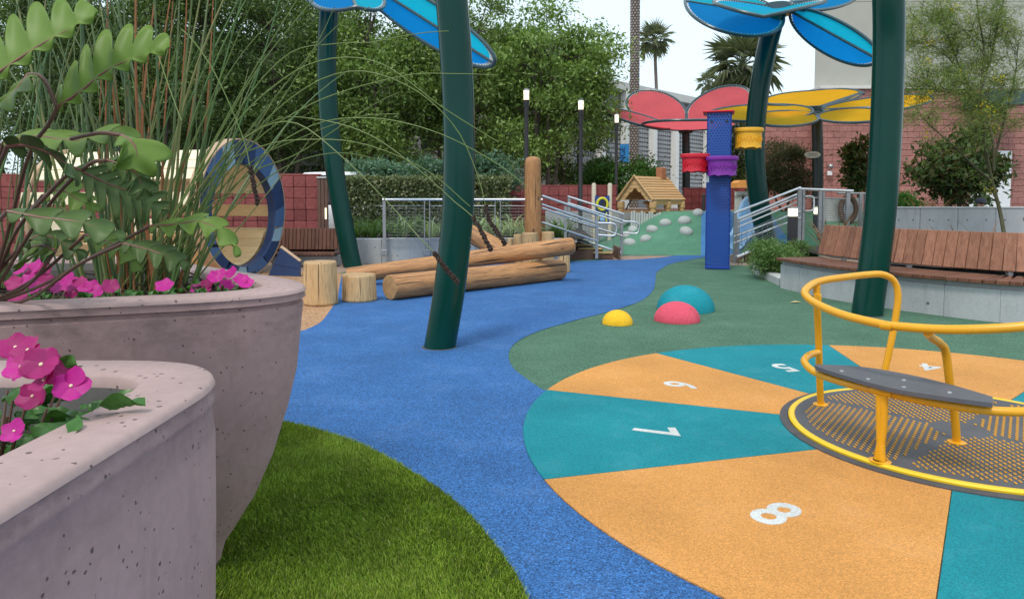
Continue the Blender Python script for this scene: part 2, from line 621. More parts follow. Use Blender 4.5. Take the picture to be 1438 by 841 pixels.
M_planter = concrete("planter_concrete", (.385, .252, .242), .8, 78, .75, .12, .28, band=True)
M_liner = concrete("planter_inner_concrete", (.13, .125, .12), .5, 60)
M_rim = concrete("planter_rim_concrete", (.40, .283, .268), 1.9, 58, .7, .10, .0)  # same concrete as the body, light on the top put into a lighter tone
M_lowwall = concrete("low_wall_concrete", (.40, .41, .42), .12, 14, .85, .08, .35)
M_curb = concrete("curb_concrete", (.46, .46, .45), .4, 40)
M_log = logwood("peeled_log", (.52, .255, .10), (.30, .125, .045), (.13, .075, .045))
M_stump = logwood("pale_stump", (.60, .40, .20), (.46, .27, .12), (.42, .25, .12))
M_end = endgrain("log_end_grain", (.56, .34, .15), (.30, .16, .07))
M_stumpend = endgrain("stump_end_grain", (.58, .38, .20), (.42, .25, .12))
M_ipe = wood("ipe_planks", (.38, .175, .105), (.215, .085, .052), grain=(16, 16, 1.0), streak=.55, var=.25, rough=.6)
M_ipeseat = wood("ipe_seat", (.20, .085, .05), (.10, .038, .024), grain=(14, 14, 1.0), streak=.5, var=.2, rough=.5)
M_ipedull = wood("weathered_ipe", (.17, .075, .05), (.10, .04, .027), grain=(16, 16, 1.0), streak=.4, var=.2)
M_cedar = wood("cedar_boards", (.62, .385, .185), (.48, .27, .115), grain=(1, 14, 14), streak=.25, var=.12)
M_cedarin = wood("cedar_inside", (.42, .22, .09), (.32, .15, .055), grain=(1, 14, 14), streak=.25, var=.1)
M_slatpale = wood("pale_slats", (.84, .75, .55), (.78, .66, .43), grain=(1, 14, 14), streak=.12, var=.08, bump=.1)
M_slatgold = wood("golden_slats", (.80, .58, .32), (.70, .46, .22), grain=(1, 14, 14), streak=.2, var=.1)
M_trimwood = wood("ring_edge_wood", (.52, .36, .24), (.42, .27, .17), streak=.2)
M_navy = plain("navy_tile_paint", (.016, .042, .125), .4, var=.12)
M_mid = plain("mid_blue_tile_paint", (.055, .12, .26), .4, var=.12)
M_steelblue = plain("steel_blue_tile_paint", (.27, .40, .48), .4, var=.12)
M_redblock = splitface("red_block", (.225, .062, .060))
M_pinkblock = splitface("pink_block", (.335, .155, .137), .11)
M_mortar = plain("mortar", (.26, .13, .12), .95, var=.1)
M_tower = perforated("perforated_blue_sheet", (.014, .075, .35))
M_fabblue = fabric("blue_shade_fabric", (.008, .34, .86), .68)
M_fabbluelit = fabric("sunlit_blue_shade_fabric", (.015, .66, .92), .68)  # same blue fabric, sun through the panel painted in as cyan
M_fabred = fabric("red_shade_fabric", (.90, .16, .19), .55)
M_fabyel = fabric("yellow_shade_fabric", (.95, .50, .012), .55)
M_lampglow = glow("lit_lamp", (1.0, .84, .58), 1.3)
M_bollglow = glow("lit_bollard", (1.0, .86, .6), 1.4)
M_tree = leafmat("tree_leaves", [(.09, .15, .035), (.17, .265, .06), (.26, .36, .10), (.12, .195, .045)])
M_tree2 = leafmat("dark_tree_leaves", [(.055, .10, .03), (.10, .165, .045), (.16, .235, .07), (.07, .125, .035)])
M_shrub = leafmat("blue_green_leaves", [(.06, .13, .085), (.11, .20, .13), (.16, .26, .17)])
M_bush = leafmat("bush_leaves", [(.03, .10, .018), (.07, .18, .03), (.05, .13, .02)])
M_hedge = leafmat("hedge_leaves", [(.07, .11, .04), (.24, .28, .13), (.10, .15, .06), (.48, .48, .28), (.07, .11, .04)])
M_olive = leafmat("olive_leaves", [(.055, .07, .03), (.09, .105, .045), (.04, .05, .022), (.12, .10, .05)])
M_magn = leafmat("magnolia_leaves", [(.035, .075, .02), (.13, .085, .035), (.055, .11, .03), (.06, .10, .03), (.085, .13, .045)])
M_palo = leafmat("palo_verde_leaves", [(.20, .28, .06), (.27, .35, .09), (.15, .23, .05)], trans=.35)
M_bloom = leafmat("yellow_blossom", [(.75, .55, .01), (.85, .68, .03)])
M_flax = leafmat("bronze_flax", [(.20, .075, .045), (.32, .15, .085), (.15, .10, .05), (.26, .20, .11)], island=False)
M_agave = leafmat("pale_strap_leaves", [(.52, .58, .36), (.25, .36, .13), (.72, .74, .52)])
M_grassclump = leafmat("green_strap_leaves", [(.07, .15, .035), (.13, .23, .06), (.19, .28, .09)])
M_palm = leafmat("palm_fronds", [(.10, .125, .065), (.17, .20, .11), (.24, .25, .15)], trans=.2)
M_philo = leafmat("philodendron_leaf", [(.12, .21, .03), (.21, .32, .06)], rough=.45, trans=.35, island=False)
M_philo2 = leafmat("dark_philodendron_leaf", [(.065, .12, .032), (.115, .18, .048)], rough=.45, trans=.25, island=False)
M_stalk = plain("reddish_stalk", (.11, .055, .035), .5, var=.3, scale=20)
M_midrib = plain("reddish_midrib", (.16, .06, .04), .5, var=.2, scale=20)
M_petal = leafmat("magenta_petal", [(.44, .008, .22), (.66, .03, .38)], rough=.5, trans=.3, island=False)
M_petal2 = leafmat("faded_magenta_petal", [(.33, .012, .13), (.46, .02, .20)], rough=.5, trans=.3, island=False)
M_eye = plain("flower_eye", (.75, .55, .4), .6)
M_impleaf = leafmat("impatiens_leaf", [(.03, .095, .025), (.06, .16, .035), (.035, .11, .025)], rough=.35, trans=.2, island=False)
M_bark = plain("grey_bark", (.085, .065, .05), .9, var=.3, scale=6, bump=.5)
M_barkpale = plain("palm_bark", (.36, .31, .29), .9, var=.25, scale=6, bump=.5)
M_twig = plain("green_twig", (.10, .13, .03), .7, var=.2)
M_seed = plain("dark_seed_head", (.035, .018, .012), .8, var=.4, scale=60, bump=.5)
M_leafdead = plain("dry_leaf", (.42, .33, .16), .8, var=.2)
M_turfbase = plain("turf_base", (.06, .10, .012), .95, var=.3, scale=30)

def culm_mat():
    t = NT("reed_stem")
    oi = t.new("ShaderNodeObjectInfo")
    c = t.ramp(oi.outputs['Random'], [(0, (.05, .12, .035)), (.3, (.10, .17, .045)), (.55, (.04, .085, .035)), (.9, (.15, .19, .06)), (1, (.19, .17, .06))])
    co = t.coord('Object', rand=5)
    c = t.mix(t.ramp(t.noise(co, 3.5, 3), [(.5, 0.0), (.8, .5)]), c, (.20, .17, .05))
    return t.out(c, .45, spec=.4)
M_reed = culm_mat()
def grass_mat():
    t = NT("turf_blades")
    rv = t.new("ShaderNodeNewGeometry").outputs['Random Per Island']
    c = t.ramp(rv, [(0, (.14, .23, .02)), (.45, (.22, .35, .03)), (.85, (.31, .43, .05)), (1, (.40, .40, .12))])
    c = t.mix(1.0, c, t.ramp(t.noise(t.coord(), 5, 4), [(.35, .8), (.65, 1.15)]), 'MULTIPLY')
    return t.out(c, .5, spec=.3)
M_grass = grass_mat()

M_arc = leafmat("pale_green_arching_stem", [(.13, .20, .05), (.20, .26, .08)], trans=.1, island=False)
M_paloback = plain("palo_bark", (.075, .07, .03), .8, var=.3, scale=12)
M_rust = plain("rusty_dry_stem", (.26, .095, .03), .7, var=.35, scale=14)
M_vein = plain("leaf_vein", (.14, .18, .06), .5, var=.2)

# ------------------------------------------------------------------ the ground and its coloured rubber sheets
def sheet(name, pts, z, mat):
    bm = bmesh.new()
    vs = [bm.verts.new((p[0], p[1], z)) for p in pts]
    f = bm.faces.new(vs)
    if f.normal.z < 0: f.normal_flip()
    bmesh.ops.triangulate(bm, faces=[f])
    for q in bm.faces:
        if q.normal.z < 0: q.normal_flip()
    me = bpy.data.meshes.new(name); bm.to_mesh(me); bm.free()
    me.materials.append(mat)
    o = bpy.data.objects.new(name, me); col.objects.link(o); o['kind'] = 'structure'
    return o

def gpts(px): return [G(*p) for p in px]

sheet("ground", [(-400, -400), (400, -400), (400, 400), (-400, 400)], -0.014, M_asphalt)
sheet("tan_surface", [(-7, 8.6), (9, 8.6), (9, 30), (-7, 30)], -0.010, M_tan)
WC = Vector((2.39, 3.74, 0)); WR = 2.33
blue_left = spline(gpts([(428, 463), (450, 452), (463, 436), (474, 420)]), 6)
blue_px = gpts([(476, 404), (480, 386)])
blue_top = [Vector((-2.0, 14.2, 0)), Vector((-.2, 14.4, 0))] + spline(gpts([(802, 367), (846, 365), (883, 364.5), (922, 362), (946, 359), (967, 355.5), (984, 351)]), 5)
green_left = spline(gpts([(1000, 360), (975, 363.5), (943, 370), (930, 376.5), (922, 383), (920, 396), (917, 407), (900, 422), (855, 437), (805, 450), (755, 465), (725, 480), (714, 497), (720, 515), (738, 530), (761, 546)]), 6)
arc = [WC + Vector((math.cos(R(a)), math.sin(R(a)), 0)) * (WR - .02) for a in range(158, 280, 3)]
outer = [(1.9, -1.5, 0), (-7, -1.5, 0), (-7, 3.3, 0), (-3.4, 4.6, 0), (-2.7, 6.2, 0)]
sheet("blue_path", [Vector(p) for p in outer] + blue_left + blue_px + blue_top + gpts([(1000, 349)]) + [Vector((5.4, 16.6, 0)), Vector((5.4, 15.2, 0))] + green_left + arc, -0.002, M_blue)
sheet("green_surface", green_left + [WC + Vector((-1.9, .6, 0)), WC + Vector((0, -3, 0)), Vector((9, -1.5, 0)), Vector((9, 12.2, 0)), Vector((6.5, 13.0, 0))] + gpts([(1062, 372.5), (1000, 372.5), (945, 371.5)])[:2], -0.006, M_green)
sheet("chip_surface", [(-7, 4.4), (-3.2, 4.9), (-2.4, 6.6)] + [p.to_2d() for p in blue_left] + [p.to_2d() for p in blue_px] + [(-2.75, 12.2), (-7, 12.6)], -0.005, M_chip)
sheet("far_green_strip", gpts([(470, 384), (540, 372), (640, 366), (802, 362.5), (850, 363.8), (802, 368.5), (640, 374), (540, 380)]), -0.004, M_green)

# the turf in the corner by the planters
turf_edge = spline(gpts([(395, 591), (450, 605), (520, 631), (600, 676), (660, 724), (718, 797), (745, 850)]), 6)
turf_poly = turf_edge + [Vector((.02, 1.2, 0)), Vector((-4.5, 1.2, 0)), Vector((-4.5, 3.2, 0)), Vector((-2.0, 4.0, 0))]
sheet("turf_base", turf_poly, 0.004, M_turfbase)
def in_poly(x, y, poly):
    c = np.zeros(len(x), bool)
    for (x1, y1), (x2, y2) in zip(poly, poly[1:] + poly[:1]):
        hit = ((y1 > y) != (y2 > y)) & (x < (x2 - x1) * (y - y1) / (y2 - y1 + 1e-12) + x1)
        c ^= hit
    return c
rng = np.random.default_rng(5)
N = 230000
gx = rng.uniform(-1.75, .1, N); gy = rng.uniform(1.75, 4.1, N)
k = in_poly(gx, gy, [(p[0], p[1]) for p in turf_poly]); gx, gy = gx[k], gy[k]
n = len(gx)
L = rng.uniform(.012, .026, n)[:, None]
swirl = np.stack([np.sin(gx * 4.1 + 1.3 * np.sin(gy * 2.7)), np.cos(gy * 3.7 + 1.1 * np.sin(gx * 3.3))], 1)
lean = rng.normal(size=(n, 2)) * .45 + np.array([.2, -.3]) + swirl * .45
ax = np.concatenate([lean, np.ones((n, 1))], 1); ax /= np.linalg.norm(ax, axis=1, keepdims=True)
th = rng.uniform(0, 2 * PI, n); sv = np.stack([np.cos(th), np.sin(th), np.zeros(n)], 1) * .0016
b = np.stack([gx, gy, np.full(n, .003)], 1)
q = np.stack([b - sv, b + sv, b + ax * L + sv * .4, b + ax * L - sv * .4], 1).reshape(-1, 3)
part("turf_grass", np_mesh("turf_grass", q, n, M_grass), None, kind='stuff', label="short green artificial grass beside the concrete planters", cat="grass")

# number wheel: ten coloured sectors with digits
wheel = thing("number_wheel", "round ground game of orange and teal sectors numbered for hopping", "ground marking", WC)
wheel['kind'] = 'structure'
bounds = [82, 121.5, 158, 195.5, 236, 269.1, 302.2, 335.3, 368.4, 401.5, 442]
cols_ = [M_teal, M_orange]
for i in range(10):
    a0, a1 = bounds[i], bounds[i + 1]
    m = [M_teal, M_orange, M_teal, M_orange, M_teal, M_orange, M_teal, M_orange, M_teal, M_orange][i]
    mb = MB()
    nseg = 14
    g = .0022
    def pt(r, a, off): return (r * math.cos(R(a)) - math.sin(R(a)) * off, r * math.sin(R(a)) + math.cos(R(a)) * off)
    ins = [pt(.87, a0 + (a1 - a0) * k / nseg, 0) for k in range(nseg + 1)]
    outs = [pt(WR, a0 + (a1 - a0) * k / nseg, 0) for k in range(nseg + 1)]
    ins[0], outs[0] = pt(.87, a0, g), pt(WR, a0, g)
    ins[-1], outs[-1] = pt(.87, a1, -g), pt(WR, a1, -g)
    mb.prism(outs + ins[::-1], -.02, .004)
    part("sector", mb, m, wheel, local=True)
def text_mesh(s, size, mat, ext=.0015, off=0.0):
    cu = bpy.data.curves.new("lettering", 'FONT'); cu.body = s; cu.size = size; cu.align_x = 'CENTER'; cu.align_y = 'CENTER'
    cu.extrude = ext; cu.offset = off
    o = bpy.data.objects.new("lettering", cu); col.objects.link(o)
    dg = bpy.context.evaluated_depsgraph_get()
    me = bpy.data.meshes.new_from_object(o.evaluated_get(dg))
    bpy.data.objects.remove(o); bpy.data.curves.remove(cu)
    me.materials.clear(); me.materials.append(mat)
    return me
for s, px in (("4", (1306, 516)), ("5", (1100, 516.5)), ("6", (954, 541)), ("7", (917, 606.5)), ("8", (1087, 723))):
    g = G(*px) - WC
    a = math.atan2(g.y, g.x)
    me = text_mesh(s, .33, M_white, .0025, .006)
    if s == "6" : pass
    M = Matrix.Translation((g.x, g.y, .0036)) @ Matrix.Rotation(a + PI / 2, 4, 'Z') @ Matrix.Diagonal((.86, 1, 1, 1))
    placed("digit", me, wheel, M)

# ------------------------------------------------------------------ merry-go-round
mg = thing("merry_go_round", "low yellow railed merry-go-round with dark grey deck and curved grey seat", "merry-go-round", WC)
part("collar", MB().lathe([(.90, -.01), (.90, .010), (.858, .014), (.858, -.01)], WC, 96, cap=False), M_rubberblk, mg)
part("rim", MB().lathe([(.825, -.005), (.852, .0), (.855, .022), (.846, .030), (.826, .030), (.818, .022)], WC, 96, cap=False), M_ringyel, mg)
part("deck_plate", MB().lathe([(.0, .0255), (.82, .0255), (.822, .015)], WC, 96, cap=False), M_plate, mg)
grip = MB()
for sct in range(4):
    a0 = R(sct * 90 + 40)
    ux, uy = Vector((math.cos(a0 + R(45)), math.sin(a0 + R(45)), 0)), Vector((-math.sin(a0 + R(45)), math.cos(a0 + R(45)), 0))
    for i in range(-12, 26):
        for j in range(-18, 19):
            x, y = i * .036 + (j % 2) * .018, j * .030
            r_ = math.hypot(x, y); an = math.degrees(math.atan2(y, x))
            if .13 < r_ < .76 and abs(an) < 43.5 - 1.0 / r_:
                c = WC + ux * x + uy * y + Vector((0, 0, .0275))
                ang = a0 + R(45) + (PI / 2 if sct % 2 else 0)
                grip.box(c, (.021, .0075, .006), Matrix.Rotation(ang, 3, 'Z'), .002)
part("grip_strips", grip, M_yellow, mg, kind='stuff')

def railpts(lst): return [P(x, y, d) for x, y, d in lst]
A = G(1144, 514, .385); B = G(1394, 562, .385)
mid = (A + B) / 2; axv = Vector((mid.x - WC.x, mid.y - WC.y, 0)).normalized()
def mirror(p):
    q = p - WC; q.z = 0
    per = q - axv * q.dot(axv)
    r_ = p - per * 2
    return r_
top = railpts([(1238, 551, 4.38), (1242, 523, 4.38), (1250.6, 484, 4.38), (1258.5, 441, 4.38), (1261, 412, 4.38), (1255, 394, 4.38), (1240, 385.5, 4.36), (1220, 385.5, 4.32), (1188, 389, 4.22), (1155, 394, 4.10), (1138, 401, 4.0), (1130, 412, 3.88), (1145.6, 426, 3.72), (1188.5, 443.5, 3.5), (1253, 458.5, 3.28)])
lower = railpts([(1149, 495, 4.10), (1140, 497, 4.05), (1133, 501, 3.97), (1130, 509, 3.86), (1145.6, 523, 3.68), (1188.5, 538, 3.46), (1253, 553, 3.24)])
def unit_mirror(half):
    m = [mirror(p) for p in half]
    return half + m[::-1]
tp = unit_mirror(top); lw = unit_mirror(lower)
# keep the joined middles level with their neighbours
def tubes(name, pts, r, parent, mat, n=14, **kw):
    return part(name, MB().tube(resample(spline(pts, 8), 120), r, n), mat, parent, **kw)
tubes("handrail", tp, .0205, mg, M_yellow)
tubes("seat_rail", lw, .0195, mg, M_yellow)
def flange(p, parent):
    return part("flange", MB().lathe([(.043, .0262), (.043, .031), (.036, .0335), (.0, .0335)], (p.x, p.y, 0), 20, cap=False), M_yellow, parent)
posts = [[G(1152.5, 567, .03), P(1151, 530, 4.16), P(1149.5, 480, 4.12), P(1147.5, 428, 4.06), P(1147, 401, 4.05)],
         [G(1237.7, 647, .03), P(1236.3, 600, 3.285), P(1235.5, 553, 3.285)],
         [G(1343.5, 620, .03), P(1340.5, 583, 3.51), P(1334, 540, 3.48), P(1328, 495, 3.44), P(1320, 482, 3.40), P(1309, 474.5, 3.30), P(1303, 468, 3.20)]]
for i, ps in enumerate(posts):
    o = part("post", MB().tube(spline(ps, 8), .0195, 14), M_yellow, mg)
    flange(ps[0], o)
    if i < 2:
        ps2 = [mirror(p) for p in ps]
        o = part("post", MB().tube(spline(ps2, 8), .0195, 14), M_yellow, mg)
        flange(ps2[0], o)
for q in (top[0], mirror(top[0])):
    q = Vector((q.x, q.y, .03)); flange(q, mg)
# joint plate where the left post meets the handrail loop
part("joint_plate", MB().box(P(1148, 420, 4.0), (.010, .05, .06), Matrix.Rotation(.5, 3, 'Z'), .004), M_yellow, mg)
e1 = spline([G(1144, 514, .385), G(1205.6, 517, .385), G(1274, 528, .385), G(1338, 543.5, .385), G(1394, 560, .385)], 8)
e2 = spline([G(1394, 569, .385), G(1334, 561, .385), G(1253, 548, .385), G(1180, 528, .385), G(1146, 517, .385)], 8)
poly = [(p.x, p.y) for p in e1 + e2]
ar = sum(a[0] * b_[1] - b_[0] * a[1] for a, b_ in zip(poly, poly[1:] + poly[:1]))
if ar < 0: poly = poly[::-1]
seat = part("seat", MB().prism(poly, .375, .395), M_seatgrey, mg)
for px in ((1182, 521), (1219, 532), (1269, 533.5), (1269, 543), (1333, 551)):
    p = G(*px, .395)
    part("bolt", MB().lathe([(.011, .3955), (.010, .399), (0, .400)], (p.x, p.y, 0), 14, cap=False), M_bolt, seat)

# ------------------------------------------------------------------ concrete planters
def inset(poly, d):
    n = len(poly); out = []
    for i in range(n):
        a, b_, c = Vector(poly[i - 1]), Vector(poly[i]), Vector(poly[(i + 1) % n])
        d1 = (b_ - a).normalized(); d2 = (c - b_).normalized()
        n1 = Vector((-d1.y, d1.x)); n2 = Vector((-d2.y, d2.x))
        k_ = (n1 + n2); k_ = k_ / max(.2, k_.length_squared) * 2
        out.append(b_ + k_ * d)
    return out
def rounded(poly, r, n=12):
    out = []
    m = len(poly)
    for i in range(m):
        a, b_, c = Vector(poly[i - 1]), Vector(poly[i]), Vector(poly[(i + 1) % m])
        rr = r[i] if isinstance(r, (list, tuple)) else r
        u = (a - b_).normalized(); w = (c - b_).normalized()
        half = math.acos(max(-1, min(1, u.dot(w)))) / 2
        t = min(rr / math.tan(half), (a - b_).length * .48, (c - b_).length * .48)
        p0, p1 = b_ + u * t, b_ + w * t
        for k in range(n + 1):
            s = k / n
            out.append(p0 * (1 - s) ** 2 + b_ * 2 * s * (1 - s) * .96 + (p0 + p1) * .5 * 2 * s * (1 - s) * .04 + p1 * s * s)
        q1 = p1
        a2 = Vector(poly[(i + 1) % m]); 
        # straight run subdivided so profile stays even
    res = []
    for i, p in enumerate(out):
        q = out[(i + 1) % len(out)]
        L_ = (q - p).length; k_ = max(1, int(L_ / .08))
        for j in range(k_): res.append(p.lerp(q, j / k_))
    return res
def planter(label, poly, r, H, rimw, soil_z, taper=1.0):
    c = sum((Vector(p) for p in poly), Vector((0, 0))) / len(poly)
    t = thing("concrete_planter", label, "planter", (c.x, c.y, 0), "rounded concrete planters")
    prof = [(.0, H - .014), (.004, H - .020), (.002, H - .036), (.016, H - .041), (.018, H - .048), (.008, H - .056), (.014, H - .12), (.03, H - .28), (.06, H - .42), (.105, H - .58), (.16, H - .72), (.215, H - .82), (.25, H - .88), (.28, -.04)]
    prof = [(d_ * (taper if z_ > .3 else (taper + 1) / 2) if d_ > .012 else d_, z_) for d_, z_ in prof]
    base = rounded(poly, r)
    def loop(d, z):
        q = inset(poly, d)
        rr = [max(.05, (x if not isinstance(r, (int, float)) else r) - d) for x in (r if isinstance(r, (list, tuple)) else [r] * len(poly))]
        o_ = rounded(q, rr)
        o_ = resample([v.to_3d() for v in o_] + [o_[0].to_3d()], 241)[:-1]
        return [(v.x, v.y, z) for v in o_]
    body = MB().grid([loop(d, z) for d, z in prof][::-1], closed=True)
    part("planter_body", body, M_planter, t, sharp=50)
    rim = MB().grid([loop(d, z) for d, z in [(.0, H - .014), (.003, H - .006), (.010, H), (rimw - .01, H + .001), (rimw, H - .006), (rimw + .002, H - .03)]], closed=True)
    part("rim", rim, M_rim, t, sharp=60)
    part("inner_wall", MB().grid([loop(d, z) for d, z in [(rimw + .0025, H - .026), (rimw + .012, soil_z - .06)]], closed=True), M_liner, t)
    s = MB(); lp = loop(rimw + .004, soil_z)
    cc = sum((Vector(p) for p in lp), Vector()) / len(lp)
    rows = [lp] + [[tuple(Vector(p).lerp(cc, f) + Vector((0, 0, .03 * math.sin(i * 1.7 + f * 9) * f))) for i, p in enumerate(lp)] for f in (.2, .4, .6, .8, .97)]
    s.grid(rows, closed=True)
    part("soil", s, M_soil, t)
    return t
planter("large pink-grey concrete planter behind, holding tall reeds, purple-stalked leaves and magenta flowers", [(-.445, 2.25), (-1.93, 3.67), (-2.74, 3.57), (-2.74, 1.41)], [.36, .42, .3, .3], .96, .13, .90)
planter("nearest pink-grey concrete planter at the lower left, pitted rim, magenta impatiens inside", [(-.585, -.2), (-.565, 1.545), (-2.2, 1.545), (-2.2, -.2)], [.2, .27, .3, .3], .90, .135, .80, .12)

# ------------------------------------------------------------------ logs, stumps
def log_mesh(L, r0, r1, seed, round_end=(0, 0), n=36, bend=0.0):
    rg = random.Random(seed)
    ph = [rg.uniform(0, 6.28) for _ in range(8)]
    rows = []
    m = max(8, int(L / .06))
    def prof(i):
        f = i / m
        r = r0 + (r1 - r0) * f
        for e, k_ in ((0, round_end[0]), (1, round_end[1])):
            dd = (f if e == 0 else 1 - f) * L
            ch = .10 if k_ else .012
            if dd < ch: r *= (math.sqrt(max(0, 1 - (1 - dd / ch) ** 2)) * .75 + .25) if k_ else (.95 + .05 * dd / ch)
        return r
    zs = sorted(set([0, .012 / L, .03 / L, .06 / L, 1 - .06 / L, 1 - .03 / L, 1 - .012 / L, 1] + [i / m for i in range(m + 1)]))
    for f in zs:
        r = prof(f * m)
        row = []
        for k in range(n):
            t = 2 * PI * k / n
            w = 1 + .018 * math.sin(2 * t + ph[0] + f * L * .7) + .012 * math.sin(3 * t + ph[1] - f * L * 1.3) + .010 * math.sin(5 * t + ph[2] + f * L * 3) + .006 * math.sin(11 * t + ph[3])
            row.append((r * w * math.cos(t) + bend * math.sin(PI * f), r * w * math.sin(t), f * L))
        rows.append(row)
    mb = MB().grid(rows, closed=True)
    ends = []
    for row, d in ((rows[0], -1), (rows[-1], 1)):
        e = MB()
        z = row[0][2] + d * .001
        cx = sum(p[0] for p in row) / n; cy = sum(p[1] for p in row) / n
        e.add([(cx, cy, z)] + [(p[0], p[1], z) for p in row], [[0, 1 + k, 1 + (k + 1) % n] if d > 0 else [0, 1 + (k + 1) % n, 1 + k] for k in range(n)])
        ends.append(e)
    return mb, ends
def log(label, a, b_, r0, r1, seed, group, round_end=(0, 0), mat=None, emat=None, bend=0.0, cat="log", name="log"):
    d = b_ - a
    mb, ends = log_mesh(d.length, r0, r1, seed, round_end, bend=bend)
    o = part(name, mb, mat or M_log, None, label=label, cat=cat, group=group, sharp=60)
    o.matrix_world = Matrix.Translation(a) @ d.to_track_quat('Z', 'Y').to_matrix().to_4x4()
    for e in ends:
        part("cut_face", e, emat or M_end, o, local=True)
    return o
LG = "peeled climbing logs on the blue rubber"
log("thick lower log lying on the blue rubber, sawn end towards the stumps", G(547, 403.5, .155), G(790, 378, .155), .158, .165, 1, LG, (0, 1))
la, lb = G(488, 387.5, .13), P(808, 344.5, 10.75)
log("long thinner log resting crosswise on top of the thick lower log", la, lb, .118, .135, 2, LG, (0, 1), bend=.03)
log("short steep log behind the dark green post, leaning up from the log pile", P(722, 362, 11.9), P(632, 313, 12.3), .17, .15, 3, LG, (0, 0))
ST = "upright stumps round the log climber"
def stump(label, px, wpx, topy, seed, round_top=0, cat="stump", depth=None, name="stump", mat=None, group=ST):
    x, y = px
    g = G(x, y) if depth is None else P(x, y, depth)
    s = g.y / FPX
    r = wpx / 2 * s
    g = Vector((g.x, g.y + r, 0)); 
    zt = P(x, topy, g.y).z
    return log(label, g, Vector((g.x, g.y, zt)), r * 1.02, r * .97, seed, group, (0, round_top), mat or M_stump, M_stumpend, cat=cat, name=name)
stump("taller pale stump at the edge of the tan chips beside the big planter", (444, 430), 48, 367, 11)
stump("shorter pale stump on the blue rubber in front of the long log's end", (499, 425), 49, 385, 12)
pst = stump("tall round-topped wooden post standing behind the log pile", (748.5, 372), 23.5, 220, 13, 1, cat="post", name="wooden_post", mat=M_log, group=None)
stump("front stump hugging the foot of the tall wooden post", (744.5, 377), 23, 327, 14)
stump("left stump beside the foot of the tall wooden post", (727, 372), 12, 329, 15)
stump("lowest left stump at the tall wooden post", (716.5, 373), 9, 335, 16)
stump("right stump beside the foot of the tall wooden post", (769.5, 372), 19, 325.5, 17)
stump("stump propping up the far end of the long log", (793, 383), 16, 354, 18)

# ------------------------------------------------------------------ hemispheres on the green rubber
def dome(label, px, wpx, topy, mat, seed):
    x, y = px
    g0 = G(x, y)
    r = wpx / 2 * g0.y / FPX
    g = Vector((g0.x, g0.y + r * .6, 0))
    r = wpx / 2 * g.y / FPX
    h = P(x, topy, g.y + r * .2).z
    prof = [(r * math.cos(t), h * math.sin(t)) for t in [R(90 * i / 16) for i in range(17)]]
    prof[-1] = (.0, h)
    return part("play_dome", MB().lathe([(r, -.004)] + prof, g, 48, cap=False), mat, None, label=label, cat="play dome", group="coloured rubber domes")
dome("largest teal rubber dome on the green surface, behind the pink one", (968.5, 438), 80, 399.5, M_dometeal, 1)
dome("pink rubber dome in front of the teal one on the green surface", (955, 452.5), 64, 422.5, M_domepink, 2)
dome("smallest yellow rubber dome on the green surface", (869, 456), 43, 434.5, M_domeyel, 3)
lf = G(1117, 425)
part("fallen_leaf", MB().add([(lf.x - .07, lf.y, .004), (lf.x, lf.y - .035, .012), (lf.x + .08, lf.y + .01, .006), (lf.x + .01, lf.y + .035, .022)], [[0, 1, 2, 3]]), M_leafdead, None, label="pale dry leaf lying on the green surface near the bench", cat="leaf")

# ------------------------------------------------------------------ shade flowers: poles and petals
def pole_pts(px): return [P(x, y, d) for x, y, d in px]
def petal(parent, base, tip, wl, wr, ml, mr, fr=.035, sag=.06, rib=True, lace=True, fill=.95, lmat=None):
    """A petal framed by a bent tube: base and tip in the world, half-width vectors on either side of the rib."""
    base, tip, wl, wr = Vector(base), Vector(tip), Vector(wl), Vector(wr)
    c, a = (base + tip) / 2, (tip - base) / 2
    nrm = a.cross(wl).normalized()
    def edge(w, t, k=1.0):
        return c + a * math.cos(t) * k + w * math.sin(t) * k
    N_ = 28
    loop = [edge(wl, PI * i / N_) for i in range(N_)] + [edge(wr, PI - PI * i / N_) for i in range(N_)]
    f = part("petal_frame", MB().tube(loop, fr, 8, closed=True), M_frame, parent)
    if rib:
        part("rib", MB().tube([base, c, tip], fr * .85, 8), M_frame, f)
    for w, m in ((wl, ml), (wr, mr)):
        rows = []
        for j in range(7):
            s = j / 6
            row = []
            for i in range(N_ * 2 + 1):
                t = PI * i / (N_ * 2)
                k = fill - .012 * (i % 2) if j == 6 else fill
                spine = c + a * math.cos(t) * .95
                e = edge(w, t, k)
                p = spine.lerp(e, s)
                p = p + Vector((0, 0, -sag * math.sin(PI * s) * math.sin(t) * .5))
                row.append(p)
            rows.append(row)
        part("fabric", MB().grid(rows), m, f)
    if lace:
        lc = MB()
        for w in (wl, wr):
            L_ = int(sum((edge(w, PI * (i + 1) / 20) - edge(w, PI * i / 20)).length for i in range(20)) / .09)
            for i in range(1, L_):
                t = PI * i / L_
                p0, p1 = edge(w, t, fill - .015), edge(w, t + .02, .99)
                lc.tube([p0, p1], fr * .28, 4, cap=False)
        part("lacing", lc, lmat or M_white_paint, f, kind='stuff')
    return f

def px_petal(parent, b, t, wl, wr, ml, mr, **kw):
    """base and tip as (x, y, depth); wl and wr as (dx, dy, ddepth) about the middle."""
    base, tip = P(*b), P(*t)
    mx, my, md = (b[0] + t[0]) / 2, (b[1] + t[1]) / 2, (b[2] + t[2]) / 2
    m = P(mx, my, md)
    L_ = P(mx + wl[0], my + wl[1], md + wl[2]) - m
    R_ = P(mx + wr[0], my + wr[1], md + wr[2]) - m
    return petal(parent, base, tip, L_, R_, ml, mr, **kw)

def pole(parent, pts, r, mat, n=28):
    return part("pole", MB().tube(resample(spline(pts, 8), 60), r, n, cap=True), mat, parent, sharp=60)

